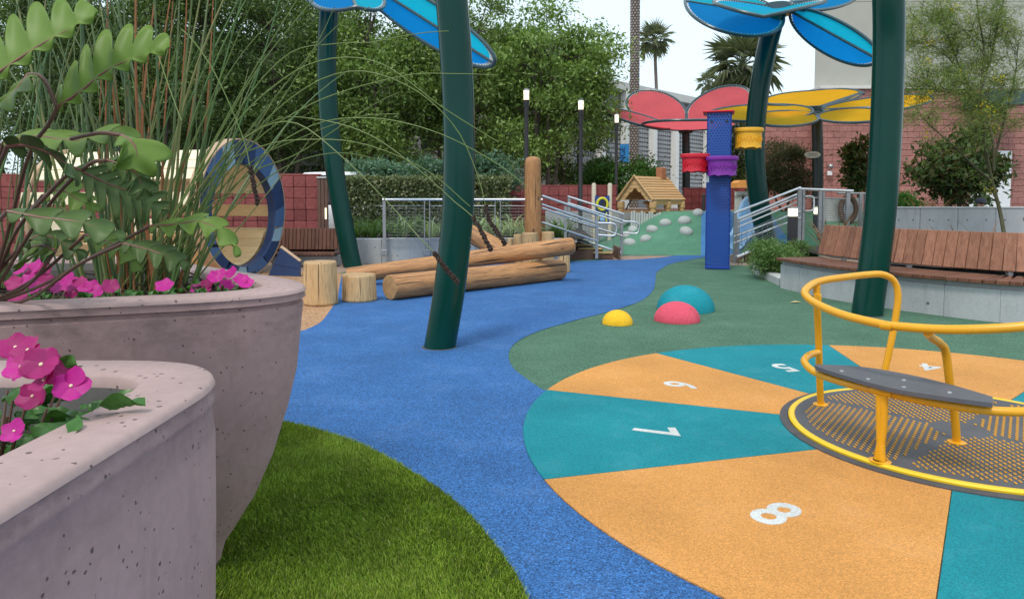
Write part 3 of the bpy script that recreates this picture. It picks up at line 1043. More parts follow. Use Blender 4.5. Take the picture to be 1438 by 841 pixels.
def green_post(label, px, r):
    pts = pole_pts(px)
    t = thing("shade_post", label, "post", (pts[0].x, pts[0].y, 0), "thick curved green posts")
    o = pole(t, pts, r, M_polegreen)
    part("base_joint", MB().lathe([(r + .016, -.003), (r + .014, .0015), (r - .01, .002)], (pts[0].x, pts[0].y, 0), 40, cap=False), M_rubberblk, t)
    return t
green_post("nearest thick dark green post curving up from the blue rubber in front of the logs", [(617, 489, 6.0), (624, 450, 6.0), (632, 400, 6.0), (640, 330, 6.0), (644, 270, 6.0), (645, 200, 6.0), (642.5, 120, 6.0), (636, 21, 5.98), (625, -90, 5.95), (604, -230, 5.9)], .134)
green_post("thick dark green post on the right, standing behind the merry-go-round", [(1217, 444, 7.7), (1222, 410, 7.7), (1229, 360, 7.7), (1236, 300, 7.7), (1241.5, 230, 7.7), (1245.5, 150, 7.7), (1248, 70, 7.7), (1248, 0, 7.65), (1243, -100, 7.6), (1232, -220, 7.5)], .158)

BF = "blue shade flowers on green poles"
pts = pole_pts([(496, 377, 13.2), (491, 355, 13.2), (484, 320, 13.2), (475, 270, 13.2), (467, 215, 13.2), (461, 150, 13.2), (459, 90, 13.2), (461, 30, 13.2), (466, -20, 13.2), (475, -60, 13.2)])
t = thing("shade_flower", "blue petalled shade canopy on the leftmost curved green pole, rising behind the reeds", "shade canopy", (pts[0].x, pts[0].y, 0), BF)
pole(t, pts, .172, M_polegreen)
part("hub", MB().lathe([(.26, -.1), (.26, .1)], pts[-1], 16), M_frame, t)
px_petal(t, (498, -35, 13.2), (694, 89, 11.4), (-7, 28, .25), (14, -22, -.25), M_fabblue, M_fabbluelit, fr=.031)
px_petal(t, (478, -48, 13.2), (500, 10, 11.0), (-55, 18, 0), (50, 17, 0), M_fabblue, M_fabbluelit, fr=.031)
px_petal(t, (458, -52, 13.2), (320, -20, 13.0), (-8, 20, -.8), (8, -14, .8), M_fabblue, M_fabbluelit, fr=.031)
pts = pole_pts([(1080, 352, 15.2), (1074, 325, 15.2), (1067, 290, 15.2), (1061, 240, 15.2), (1060, 195, 15.2), (1063.5, 150, 15.2), (1070, 105, 15.2), (1079, 60, 15.2), (1091, 15, 15.2)])
t = thing("shade_flower", "blue petalled shade canopy on the green pole behind the perforated tower", "shade canopy", (pts[0].x, pts[0].y, 0), BF)
pole(t, pts, .205, M_polegreen)
part("hub", MB().lathe([(.28, -.1), (.28, .12)], pts[-1], 16), M_frame, t)
px_petal(t, (1100, 24, 15.2), (962, 2, 15.0), (4, 36, -1.2), (-6, -24, 1.2), M_fabblue, M_fabbluelit, fr=.033)
px_petal(t, (1090, 12, 15.1), (1072, 24, 12.3), (-78, -16, 0), (78, -16, 0), M_fabbluelit, M_fabbluelit, fr=.033, rib=False)
px_petal(t, (1110, 16, 15.2), (1234, 84, 13.6), (-12, 26, .5), (14, -16, -.2), M_fabblue, M_fabbluelit, fr=.033)
px_petal(t, (1110, 4, 15.4), (1205, -8, 17), (0, 16, -1), (0, -14, 1), M_fabblue, M_fabbluelit, fr=.033)

# red flower far back
t_ = P(963, 300, 25.5)
t = thing("shade_flower", "red petalled shade canopy standing behind the wooden playhouse", "shade canopy", (t_.x, t_.y, 0))
pole(t, [Vector((t_.x, 25.5, 0)), Vector((t_.x, 25.5, 2)), P(963, 176, 25.5)], .135, M_darkpost, 16)
part("hub", MB().lathe([(.2, -.14), (.26, -.1), (.26, 0), (.14, .06)], P(963, 182, 25.5), 14), M_darkpost, t)
kw = dict(fr=.042, rib=False)
px_petal(t, (964, 167, 25.7), (880, 141, 27.0), (-6, 20, -.4), (8, -24, .6), M_fabred, M_fabred, **kw)
px_petal(t, (964, 167, 25.7), (1055, 132, 27.0), (8, 19, -.4), (-9, -23, .6), M_fabred, M_fabred, **kw)
px_petal(t, (940, 180, 24.6), (849, 154, 23.6), (-3, 7, -1.0), (4, -6, .9), M_fabred, M_fabred, **kw)
px_petal(t, (963, 183, 25.4), (968, 169, 22.0), (-64, -1, 0), (70, -2, 0), M_fabred, M_fabred, **kw)
# yellow flower
b_ = P(1147, 300, 18.5)
t = thing("shade_flower", "yellow petalled shade canopy on a dark post in front of the pink block wall", "shade canopy", (b_.x, b_.y, 0))
pole(t, [Vector((b_.x, 18.5, 0)), Vector((b_.x, 18.5, 2)), P(1147, 150, 18.5)], .135, M_darkpost, 16)
part("hub", MB().lathe([(.17, -.16), (.30, -.1), (.30, 0), (.16, .08)], P(1147, 160, 18.5), 14), M_darkpost, t)
kw = dict(fr=.03, rib=False, fill=.97, lmat=M_frame)
px_petal(t, (1142, 156, 18.0), (993, 160, 16.9), (0, 12.5, -.8), (4, -11, .8), M_fabyel, M_fabyel, **kw)
px_petal(t, (1143, 160, 17.8), (1062, 173, 15.5), (26, 9, -.4), (-30, -8, .6), M_fabyel, M_fabyel, **kw)
px_petal(t, (1147, 150, 19.2), (1140, 128, 21.4), (-70, 3, 0), (66, -8, 0), M_fabyel, M_fabyel, **kw)
px_petal(t, (1154, 154, 18.4), (1309, 137, 18.6), (6, 12, -.9), (2, -9, .5), M_fabyel, M_fabyel, **kw)
px_petal(t, (1152, 160, 17.9), (1246, 166, 16.0), (-22, 9, -.5), (22, -10, .5), M_fabyel, M_fabyel, **kw)
part("arm", MB().tube([P(1147, 153, 18.6), P(1212, 131, 20.4)], .06, 8), M_frame, t)
part("arm", MB().tube([P(1147, 154, 18.6), P(1075, 147, 18.2)], .05, 8), M_frame, t)
part("arm", MB().tube([P(1147, 156, 18.5), P(1225, 152, 18.0)], .05, 8), M_frame, t)
sp_ = P(1141, 217.5, 18.25)
sg = thing("oval_sign", "small grey oval sign fixed to the dark post of the yellow canopy", "sign", sp_)
rotx = Matrix.Rotation(R(90), 3, 'X')
part("sign_plate", MB().lathe([(.205, -.012), (.205, .012)], sp_, 28, rotx, sy=.42), M_offwhite, sg)
part("bracket", MB().lathe([(.12, -.05), (.12, .0)], sp_ + Vector((.2, .12, .02)), 20, rotx, sy=.8), M_darkpost, sg)
part("lettering_bars", MB().box(sp_ + Vector((0, -.014, .025)), (.22, .004, .014)).box(sp_ + Vector((0, -.014, -.02)), (.27, .004, .012)), M_seatgrey, sg)

# ------------------------------------------------------------------ the blue tower and its three buckets
tx, ty = G(1012, 378).x, G(1012, 378).y
TW = .42; TH = P(1012, 158, ty).z
tw = thing("perforated_tower", "square dark blue perforated metal tower standing on the green surface", "play tower", (tx, ty + TW / 2, 0), rz=-math.atan2(tx, ty))
cx_, cy_ = tx, ty + TW / 2
for sx, sy in ((0, -1), (0, 1), (-1, 0), (1, 0)):
    c = Vector((cx_ + sx * TW / 2, cy_ + sy * TW / 2, TH / 2 + .005))
    part("perforated_panel", MB().box(c, (TW - .004 if sy else .004, .004 if sy else TW - .004, TH - .02)), M_tower, tw)
M_towsolid = plain("tower_blue_paint", (.012, .05, .34), .35)
fm = MB()
for sx in (-1, 1):
    for sy in (-1, 1):
        fm.box((cx_ + sx * (TW / 2 - .012), cy_ + sy * (TW / 2 - .012), TH / 2), (.028, .028, TH), bev=.004)
part("corner_frame", fm, M_towsolid, tw)
part("foot_band", MB().box((cx_, cy_, .03), (TW + .01, TW + .01, .05), bev=.004), M_towsolid, tw)
part("cap", MB().box((cx_ - .015, cy_, TH + .015), (TW + .12, TW + .12, .035), bev=.012), M_pot['red'], tw)
for z in (TH - .16,):
    for s in (-1, 1):
        part("bolt", MB().box((cx_ + s * .13, cy_ - TW / 2 - .006, z), (.04, .012, .04), bev=.004), M_darkpost, tw)
for k in range(2):
    for s in (-1, 1):
        part("rivet", MB().lathe([(.012, -.006), (.008, .0)], (cx_ + s * .17, cy_ - TW / 2 - .004, TH - .05 - k * .0), 10, rotx), M_bolt, tw)
part("notice", MB().box((cx_ - TW / 2 + .02, cy_ - TW / 2 - .005, 1.62), (.05, .004, .13)), M_white_paint, tw)

def bucket(label, colr, px, wtop, hpx, depth):
    """Open bucket with a rolled rim and a wavy drip skirt."""
    x, y = px                                   # middle of the rim
    c = P(x, y, depth)
    s = depth / FPX
    r = wtop / 2 * s; h = hpx * s
    t = thing("bucket", label, "bucket", (c.x, c.y, c.z - h), "plastic buckets on the blue tower")
    n = 48
    def ringrow(rr, z, wave=0.0):
        return [(c.x + rr * math.cos(2 * PI * k / n), c.y + rr * math.sin(2 * PI * k / n) * .9, c.z + z + wave * (math.sin(2 * PI * k / n * 7) + .5 * math.sin(2 * PI * k / n * 13 + 1))) for k in range(n)]
    rows = [ringrow(r * .90, -.03), ringrow(r * .87, -h * .5), ringrow(r * .85, -h * .82, .003), ringrow(r * .88, -h * .92, .009), ringrow(r * .80, -h * .95, .009), ringrow(r * .74, -h * .88), ringrow(r * .3, -h * .90)]
    part("bowl", MB().grid(rows, closed=True), M_pot[colr], t)
    rim = [ringrow(r * .88, -.06), ringrow(r * .97, -.05), ringrow(r * 1.0, -.02), ringrow(r * .98, .012), ringrow(r * .92, .02), ringrow(r * .87, .0), ringrow(r * .84, -h * .5), ringrow(r * .3, -h * .8)]
    part("rim", MB().grid(rim, closed=True), M_pot[colr], t)
    dz = MB()
    zz = [Vector((c.x + r * .885 * math.cos(R(200 + 140 * i / 22)), c.y + r * .885 * math.sin(R(200 + 140 * i / 22)) * .9, c.z - h * (.40 + (.24 if i % 2 else 0) + .06 * math.sin(i * 2.3)))) for i in range(23)]
    dz.tube(zz, .006, 6)
    part("zigzag_relief", dz, M_pot[colr], t)
    return t
bucket("red plastic bucket on the left side of the blue tower", 'red', (976.5, 218), 41, 25, ty + .12)
bucket("purple plastic bucket on the front of the blue tower", 'purple', (1014.5, 221.5), 45, 27, ty - .20)
bucket("yellow plastic bucket on the right side of the blue tower, highest of them", 'yellow', (1051, 182), 42, 28, ty + .2)

# ------------------------------------------------------------------ green mound with stepping stones, and the deck behind
def sst(x): x = max(0, min(1, x)); return x * x * (3 - 2 * x)
DECK_Z = .93
def hill(X, Y):
    f = (Y - 15.95) / 2.05
    h = DECK_Z * (sst(f * .5 + .0) * 2 if f < 1 else 1) if f < 1 else DECK_Z
    h = DECK_Z * min(1, max(0, f) ** 1.15)
    left = sst((X - 2.0) / 2.2)
    return h * left
def hsheet(name, x0, x1, y0, y1, nx, ny, dz, mat, skew=0.0):
    rows = [[(x0 + (x1 - x0) * i / nx + skew * j / ny, y0 + (y1 - y0) * j / ny, hill(x0 + (x1 - x0) * i / nx + skew * j / ny, y0 + (y1 - y0) * j / ny) + dz) for i in range(nx + 1)] for j in range(ny + 1)]
    o = part(name, MB().grid(rows), mat); o['kind'] = 'structure'
    return o
hsheet("green_mound", 1.9, 9.5, 15.9, 20.4, 60, 40, -.004, M_mound)
hsheet("blue_slope_strip", .266 * 15.7, .266 * 15.7 + .9, 15.7, 18.3, 12, 24, .004, M_strip, .266 * 2.6)
hsheet("blue_slope_strip", 5.9, 6.5, 15.9, 18.3, 10, 24, .004, M_strip)
def on_hill(x, y):
    d = ray(x, y); t = 15.0
    while t < 24:
        p = d * (t / d.y) + Vector((0, 0, CAM_Z))
        if p.z < hill(p.x, p.y): return p
        t += .02
    return P(x, y, 18)
part("raised_deck", MB().box((7.5, 25.2, DECK_Z / 2 - .02), (13, 9.6, DECK_Z - .04)), M_tan)['kind'] = 'structure'
part("deck_face", MB().box((2.6, 20.36, .46), (3.3, .08, .9), bev=.01), M_lowwall)['kind'] = 'structure'
SG = "grey stepping stones on the green mound"
for lab, px, w in (("stepping stone half hidden over the crest of the green mound", (980, 300), 15), ("upper right stepping stone below the mound's crest", (961, 311), 17), ("stepping stone below the upper right one, near the blue strip", (963.5, 326), 17),
                   ("upper middle stepping stone on the green mound", (934.5, 314), 16), ("middle stepping stone between two others on the mound", (916, 323), 16), ("stepping stone in the middle low on the green mound", (907, 336.5), 16),
                   ("upper left stepping stone next to the stair rail end", (889, 324), 15), ("left stepping stone partly behind the stair rail post", (880, 331), 14), ("lowest left stepping stone near the mound's foot", (884.5, 342), 16)):
    p = on_hill(*px)
    s = p.y / FPX; r = w / 2 * s * rnd.uniform(1.08, 1.22)
    q = Vector((0, -.42, .9)).to_track_quat('Z', 'Y').to_matrix() @ Matrix.Rotation(rnd.uniform(0, 6), 3, 'Z')
    prof = [(r, -.05), (r, .02)] + [(r * math.cos(t), .02 + r * .62 * math.sin(t)) for t in [R(15 * i) for i in range(1, 6)]] + [(0.0, .02 + r * .62)]
    part("stepping_stone", MB().lathe(prof, p, 20, q, cap=False, sy=.86), M_stone, None, label=lab, cat="stone", group=SG)

# ------------------------------------------------------------------ wooden playhouse
ph0 = P(893, 304, 19.6)
ph = thing("playhouse", "small open wooden playhouse with plank gable roof on the raised deck", "playhouse", (ph0.x + .35, ph0.y + .35, DECK_Z - .02), rz=0)
# gable corner directions measured from the photograph: gable faces left-front, ridge runs right-back
ZR, ZE = P(891, 249, 19.9).z, P(917, 281, 19.0).z
gl, gr, gp = P(867, 285, 19.6), P(917.5, 281, 19.0), P(891.5, 249, 19.3)
er = P(961.5, 281, 20.0); rr_ = P(937, 249.5, 20.5)
gl.z = gr.z = er.z = ZE; gp.z = rr_.z = ZR
ridge = rr_ - gp
el = gl + ridge
cedar = MB
def quadboard(name, a, b_, c, d, th, mat, parent, nrm):
    vs = [a, b_, c, d]; vs2 = [v + nrm * th for v in vs]
    mb = MB().add(vs + vs2, [[3, 2, 1, 0], [4, 5, 6, 7], [0, 1, 5, 4], [1, 2, 6, 5], [2, 3, 7, 6], [3, 0, 4, 7]])
    return part(name, mb, mat, parent)
for (a, b_, e1_, e2_) in ((gp, rr_, gr, er), (gp, rr_, gl, el)):
    nrm = ((b_ - a).cross(e1_ - a)).normalized()
    if nrm.z < 0: nrm = -nrm
    k_ = 9
    for i in range(k_):
        f0, f1 = i / k_, (i + 1.12) / k_
        lift = nrm * .02
        quadboard("roof_plank", a.lerp(e1_, f0), b_.lerp(e2_, f0), b_.lerp(e2_, min(f1, 1.02)) + lift, a.lerp(e1_, min(f1, 1.02)) + lift, .022, M_cedar, ph, nrm)
out = (gp - rr_).normalized()
def gable(o_, base, nm):
    # horizontal boards under the gable with an arched cut
    l, r_, p = gl + o_, gr + o_, gp + o_
    for i in range(6):
        f0, f1 = i / 6, (i + 1) / 6 - .015
        a, b_ = l.lerp(p, f0), r_.lerp(p, f0); c, d = r_.lerp(p, f1), l.lerp(p, f1)
        if i < 3:
            # leave the arch open: two short boards
            w = (.30, .22, .10)[i]
            m0, m1 = (a + b_) / 2, (c + d) / 2
            ax_ = (r_ - l).normalized(); W_ = (r_ - l).length
            quadboard("gable_board", a, m0 - ax_ * W_ * w, m1 - ax_ * W_ * (w - .07), d, .03, M_cedar, ph, -out)
            quadboard("gable_board", m0 + ax_ * W_ * w, b_, c, m1 + ax_ * W_ * (w - .07), .03, M_cedar, ph, -out)
        else:
            quadboard("gable_board", a, b_, c, d, .03, M_cedar, ph, -out)
gable(Vector((0, 0, 0)), 0, 0)
quadboard("eave_board", gr, er, er - Vector((0, 0, .13)), gr - Vector((0, 0, .13)), .03, M_cedar, ph, Vector((1, -1, 0)).normalized() * -1)
part("barge_board", MB().tube([gl + out * .03, gp + out * .03 + Vector((0, 0, .02)), gr + out * .03], .04, 6), M_cedar, ph)
DZ = DECK_Z - .03
for a, n_ in ((gl, 2), (gr, 2), (er, 2), (el, 1), (gr.lerp(er, .5), 1)):
    a2 = a.lerp((gl + er) / 2, .1)
    for zc, rr2 in ((DZ, .1), ):
        part("post", MB().lathe([(.085, DZ), (.085, DZ + .10), (.105, DZ + .12), (.105, DZ + .26), (.075, DZ + .29), (.09, ZE - .06)], (a2.x, a2.y, 0), 10), M_cedar, ph)
lo = DZ + .22
quadboard("wall_board", el.lerp(gl, .06) * 1 + Vector((0, 0, lo - ZE)), er.lerp(gr, .06) + Vector((0, 0, lo - ZE)), er.lerp(gr, .06) + Vector((0, 0, -.06)), el.lerp(gl, .06) + Vector((0, 0, -.06)), .03, M_cedarin, ph, out)
quadboard("floor_board", gl + Vector((0, 0, DZ - ZE)), gr + Vector((0, 0, DZ - ZE)), er + Vector((0, 0, DZ - ZE)), el + Vector((0, 0, DZ - ZE)), .04, M_cedarin, ph, Vector((0, 0, 1)))
part("bench_board", MB().tube([gl.lerp(el, .8) + Vector((0, 0, DZ + .25 - ZE)), gr.lerp(er, .8) + Vector((0, 0, DZ + .25 - ZE))], .05, 6), M_cedar, ph)
part("chimney", MB().box(gp.lerp(rr_, .8) + Vector((0, 0, .12)), (.22, .22, .32), Matrix.Rotation(.7, 3, 'Z'), .02), plain("terracotta_boards", (.40, .15, .07), .7), ph)
# white picket edge below the house
pk = thing("picket_edging", "low grey-white edging boards below the wooden playhouse", "edging", P(905, 312, 18.4))
for i in range(14):
    p = P(887 + i * 3.6, 307, 18.45)
    part("board", MB().box((p.x, p.y, .72 - .004 * i), (.055, .03, .42 + .06 * math.sin(i * 1.9)), bev=.006), M_offwhite, pk)

# ------------------------------------------------------------------ railings
def infill(corners, dz=.055, dx=.14):
    """Wire mesh filling the quadrilateral a (top left), b (top right), c (bottom right), d (bottom left)."""
    a, b_, c, d = corners
    mb = MB()
    n = max(2, int((a - d).length / dz)); m = max(2, int((a - b_).length / dx))
    for i in range(n + 1):
        mb.tube([a.lerp(d, i / n), b_.lerp(c, i / n)], .004, 4, cap=False)
    for i in range(m + 1):
        mb.tube([a.lerp(b_, i / m), d.lerp(c, i / m)], .004, 4, cap=False)
    return mb
def twinpost(p, top, parent, w=.05, gap=.05):
    o = part("post", MB().box((p.x - gap, p.y, (p.z + top) / 2), (.018, w, top - p.z)).box((p.x + gap, p.y, (p.z + top) / 2), (.018, w, top - p.z)), M_galv, parent)
    return o
D = 13.7
g0 = P(540, 280, D)
gr_ = thing("guardrail", "long level steel guardrail with wire mesh along the planting bed behind the logs", "railing", (g0.x, D, 0))
XR = P(762, 278, D).x
gz = P(540, 280.5, D).z
part("handrail", MB().tube([P(537, 280.5, D), Vector((XR, D, gz))], .025, 10), M_steel, gr_)
for i, px in enumerate((540, 600, 699, 757)):
    p = P(px, 358, D)
    zb = .24 if i < 3 else .3
    if i == 1 or i == 2: o = twinpost(Vector((p.x, D + .02, zb)), gz - .02, gr_)
    else: o = part("post", MB().box((p.x, D + .02, (zb + gz - .02) / 2), (.06, .05, gz - .02 - zb)), M_galv, gr_)
    part("foot_box", MB().box((p.x, D, zb - .02), (.13, .09, .12), bev=.008), M_galv, o)
for a, b_ in ((545, 596), (604, 695), (703, 754)):
    pa, pb = P(a, 288, D), P(b_, 288, D)
    zt, zl = gz - .12, .50
    fr = MB().tube([Vector((pa.x, D + .03, zt)), Vector((pb.x, D + .03, zt)), Vector((pb.x, D + .03, zl)), Vector((pa.x, D + .03, zl))], .013, 6, closed=True)
    f = part("panel_frame", fr, M_galv, gr_)
    part("wire_mesh", infill([Vector((pa.x, D + .03, zt)), Vector((pb.x, D + .03, zt)), Vector((pb.x, D + .03, zl)), Vector((pa.x, D + .03, zl))]), M_wire, f, kind='stuff')

def stair_rail(label, a, b_, depth, lows, posts, loop_end, group, depth2=None):
    """Sloping rail from pixel a to pixel b (top), lower rails parallel, ending in a loop."""
    d2 = depth2 or depth
    A_, B_ = P(a[0], a[1], depth), P(b_[0], b_[1], d2)
    t = thing("stair_rail", label, "railing", (A_.x, A_.y, 0), group)
    part("handrail", MB().tube([A_, B_], .024, 10), M_steel, t)
    for (dy, ex) in lows:
        p, q = P(a[0], a[1] + dy, depth), P(b_[0], b_[1] + dy, d2)
        part("rail", MB().tube([p, q], .019, 8), M_steel, t)
    for px, yt, yb in posts:
        f = (px - a[0]) / (b_[0] - a[0]); dd = depth + (d2 - depth) * f + .02
        p, q = P(px, yt, dd), P(px, yb, dd)
        part("post", MB().box(((p.x + q.x) / 2, dd, (p.z + q.z) / 2), (.06, .05, p.z - q.z)), M_galv, t)
    if loop_end:
        (x0, y0, x1, y1) = loop_end
        pts = [P(x0, y0, d2 - .05), P(x1 - 5, y0 + 1, d2 - .05), P(x1, y0 + 5, d2 - .05), P(x1, y1 - 5, d2 - .05), P(x1 - 4, y1, d2 - .05), P(x0, y1 - 1, d2 - .05)]
        part("end_loop", MB().tube(resample(spline(pts, 6), 30), .019, 8), M_steel, t)
    return t
SRG = "stair rails beside the brown steps"
t = stair_rail("front sloping stair rail with looped end, nearest the wooden post", (761, 275), (840, 302), 14.2, [(12, 0), (17, 0), (37, 0)], [(794, 290, 334), (838, 302, 363)], (840, 313, 865, 331), SRG, 14.6)
part("wire_mesh", infill([P(799, 305, 14.4), P(836, 315, 14.6), P(836, 348, 14.6), P(799, 334, 14.4)]), M_wire, t, kind='stuff')
t = stair_rail("rear sloping stair rail with looped end, over the green mound's left side", (797, 276), (876, 301), 15.6, [(9, 0), (13, 0), (31, 0)], [(799, 277, 333), (873, 302, 358)], (875, 311, 897, 328), SRG, 15.6)
part("wire_mesh", infill([P(803, 296, 15.6), P(871, 318, 15.6), P(871, 352, 15.6), P(803, 333, 15.6)]), M_wire, t, kind='stuff')
part("stringer", MB().tube([P(803, 333, 15.55), P(872, 355, 15.55)], .03, 6), M_steel, t)

# brown steps with pale nosings
st = thing("steps", "three brown steps with pale nosings behind the log pile", "steps", P(835, 360, 15))
s0 = P(830, 360, 14.9)
for i, (x0, x1, y, yb) in enumerate(((838, 861, 354, 361), (823, 846.5, 348.5, 354), (808, 833, 343, 348.5))):
    d = 14.9 + .28 * i
    a, b_ = P(x0 - 12, y, d), P(x1, y, d); zb = 0
    part("tread", MB().box(((a.x + b_.x) / 2, d + .16, a.z / 2), (b_.x - a.x, .32, a.z), bev=.008), M_brown, st)
    part("nosing", MB().box(((a.x + b_.x) / 2, d - .008, a.z - .012), (b_.x - a.x - .03, .04, .035), bev=.004), M_nosing, st)
a, b_, c, d_ = P(800, 352, 14.75), P(840, 362, 14.75), P(866, 362, 14.9), P(866, 350, 14.9)
part("side_board", MB().box((P(866, 356, 15.2).x, 15.2, .10), (.05, .75, .30), bev=.01), M_brown, st)
part("side_board", MB().box((P(812, 356, 14.85).x, 14.82, .09), (.62, .05, .20), bev=.01), M_brown, st)

# right-hand ramp rails
RG = "rails of the ramp on the right"
t = stair_rail("outer sloping ramp rail at the right of the blue tower", (1030, 299.5), (1124, 263.5), 14.0, [(33, 0), (42, 0)], [(1032, 299, 369)], None, RG, 14.9)
part("wire_mesh", infill([P(1034, 330, 14.0), P(1120, 292, 14.8), P(1120, 316, 14.8), P(1034, 364, 14.0)]), M_wire, t, kind='stuff')
part("stringer", MB().tube([P(1034, 361, 14.0), P(1064, 349, 14.3)], .035, 6), M_steel, t)
t = stair_rail("inner sloping ramp rail with double handrails at the right of the blue tower", (1036, 308), (1122, 272), 14.3, [(4, 0), (11, 0)], [(1036, 308, 362)], None, RG, 15.1)
nw = thing("guardrail", "level steel guardrail at the top of the ramp, right of the lit bollard", "railing", P(1128, 330, 14.9))
part("handrail", MB().tube([P(1121, 265.5, 14.9), P(1198, 268.5, 14.9)], .03, 10), M_steel, nw)
part("rail", MB().tube([P(1130, 277.5, 14.95), P(1190, 279.5, 14.95)], .018, 8), M_galv, nw)
for px, w in ((1123, .08), (1128.5, .05), (1152, .07), (1156.5, .04), (1191, .08)):
    p, q = P(px, 266, 14.92), P(px, 338, 14.92)
    part("post", MB().box((p.x, 14.92, (p.z + q.z) / 2), (w, .06, p.z - q.z)), M_galv, nw)
part("end_loop", MB().tube(resample(spline([P(1131, 276, 14.8), P(1139, 276, 14.8), P(1142.5, 279, 14.8), P(1142.5, 293, 14.8), P(1139, 296, 14.8), P(1131, 296.5, 14.8)], 6), 30), .02, 8), M_steel, nw)
part("wire_mesh", infill([P(1131, 282, 14.95), P(1189, 283, 14.95), P(1189, 320, 14.95), P(1131, 320, 14.95)], .05, .5), M_wire, nw, kind='stuff')
nw2 = thing("guardrail", "farther brown-grey guardrail partly hidden behind the right green post", "railing", P(1210, 330, 15.5))
part("handrail", MB().tube([P(1176, 271.5, 15.6), P(1222, 272, 15.6)], .025, 8), M_galv, nw2)
for px in (1209, 1216):
    p, q = P(px, 272, 15.6), P(px, 325, 15.6)
    part("post", MB().box((p.x, 15.6, (p.z + q.z) / 2), (.07, .05, p.z - q.z)), M_galv, nw2)
part("ramp_side", MB().box((P(1054, 362, 14.2).x, 14.2, .11), (.26, .06, .22), bev=.01), M_brown, nw, label="low brown side board of the ramp")
part("base_block", MB().box((P(1036, 362, 14.2).x, 14.3, .07), (.16, .3, .14), bev=.01), M_tan, nw)

# ------------------------------------------------------------------ slide and orange-topped play unit behind the tower
sl = thing("slide", "light blue plastic slide behind the ramp rail, right of the blue tower", "slide", P(1042, 350, 15.2))
path = spline([P(1062, 292, 17.6), P(1056, 300, 17.0), P(1050, 322, 16.2), P(1044, 342, 15.5), P(1034, 351, 15.0)], 8)
rows = []
for i, p in enumerate(path):
    f = i / (len(path) - 1)
    row = []
    for k in range(9):
        s = (k - 4) / 4
        w, h = .34, .24
        row.append(p + Vector((s * w * .8, s * w * .35, (abs(s) ** 3) * h)))
    rows.append(row)
m_ = MB().grid(rows)
m_.grid([[q - Vector((0, 0, .04)) for q in r_][::-1] for r_ in rows])
part("chute", m_, M_slide, sl)
for sd_ in (0, 8):
    part("lip", MB().tube([r_[sd_] for r_ in rows], .045, 8), M_slide, sl)
pu = thing("play_unit", "orange-topped off-white play unit behind the green pole and blue tower", "play unit", P(1052, 300, 19.6))
yy = 19.6
a, b_ = P(1030, 256, yy), P(1070, 264, yy)
prof2 = [(a.x, P(0, 264, yy).z), (a.x + .02, P(0, 257, yy).z), (a.x + .1, P(0, 253.5, yy).z), (b_.x - .1, P(0, 253.5, yy).z), (b_.x - .02, P(0, 257, yy).z), (b_.x, P(0, 264, yy).z)]
Mx = Matrix(((1, 0, 0, 0), (0, 0, 1, 0), (0, 1, 0, 0), (0, 0, 0, 1)))
part("roof", MB().prism(prof2, yy - .3, yy + .3, Mx), M_orangepl, pu)
part("front_panel", MB().box(((a.x + P(1049, 280, yy).x) / 2, yy - .1, (P(0, 269, yy).z + DECK_Z) / 2), (.36, .04, P(0, 269, yy).z - DECK_Z), bev=.01), M_offwhite, pu)
part("side_panel", MB().box((b_.x - .05, yy - .1, (P(0, 264, yy).z + DECK_Z) / 2), (.08, .06, P(0, 264, yy).z - DECK_Z)), M_orangepl, pu)
part("slot", MB().box((P(1041, 285, yy).x, yy - .14, P(0, 284, yy).z), (.05, .02, .42), bev=.004), M_darkglass, pu)
part("post", MB().lathe([(.06, DECK_Z), (.06, P(0, 237, yy).z), (.03, P(0, 236, yy).z)], (P(1077, 260, yy).x, yy, 0), 10), M_brown, pu)
part("rail_bar", MB().tube([P(1031, 275, yy - .15), P(1050, 275, yy - .15)], .012, 6), M_galv, pu)
for px, lab in ((988, "short black post on the deck between the red canopy's pole and the blue tower"),):
    p = P(px, 285, 19.5)
    part("post", MB().lathe([(.045, DECK_Z), (.045, 1.38), (.02, 1.41)], (p.x, p.y, 0), 12), M_lampblack, None, label=lab, cat="post")
mp = thing("music_panel", "pale play panel with a round brown arch beside the right green post", "play panel", P(1185, 300, 17.5))
pa, pb = P(1160, 277, 17.5), P(1208, 277, 17.5)
part("panel", MB().box(((pa.x + pb.x) / 2, 17.6, (P(0, 278, 17.5).z + .6) / 2), (pb.x - pa.x, .06, P(0, 278, 17.5).z - .6), bev=.01), M_offwhite, mp)
cc = P(1191, 294, 17.45)
part("arch_ring", MB().tube([cc + Vector((.19 * math.cos(R(a)), 0, .30 * math.sin(R(a)))) for a in range(0, 360, 15)], .06, 8, closed=True), M_brown, mp)
part("disc", MB().lathe([(.12, -.02), (.12, .02)], cc, 20, rotx, sy=1.6), M_galv, mp)
# blue face panel with yellow ring, on two beige posts
bp = thing("activity_panel", "blue activity panel with a yellow ring between two beige posts, left of the playhouse", "play panel", P(845, 312, 19.0))
for px in (834, 856.5):
    p = P(px, 257, 19.0)
    part("post", MB().lathe([(.06, 0), (.06, p.z - .04), (.045, p.z - .01), (.0, p.z)], (p.x, 19.0, 0), 12, cap=False), M_beigepost, bp)
c = P(845.5, 292, 18.95)
outl = [(-.18, .33), (-.08, .30), (0, .26), (.08, .30), (.18, .33), (.20, .22), (.16, .1), (.18, -.12), (.19, -.38), (-.19, -.38), (-.18, -.12), (-.16, .1), (-.2, .22)]
part("panel", MB().prism([(c.x + x * 1.0, c.z + z) for x, z in outl][::-1], 18.93, 18.97, Mx), M_panelblue, bp)
part("ring", MB().tube([c + Vector((-.0 + .135 * math.cos(R(a)), -.05, .10 + .155 * math.sin(R(a)))) for a in range(0, 360, 15)], .035, 8, closed=True), M_limeyel, bp)
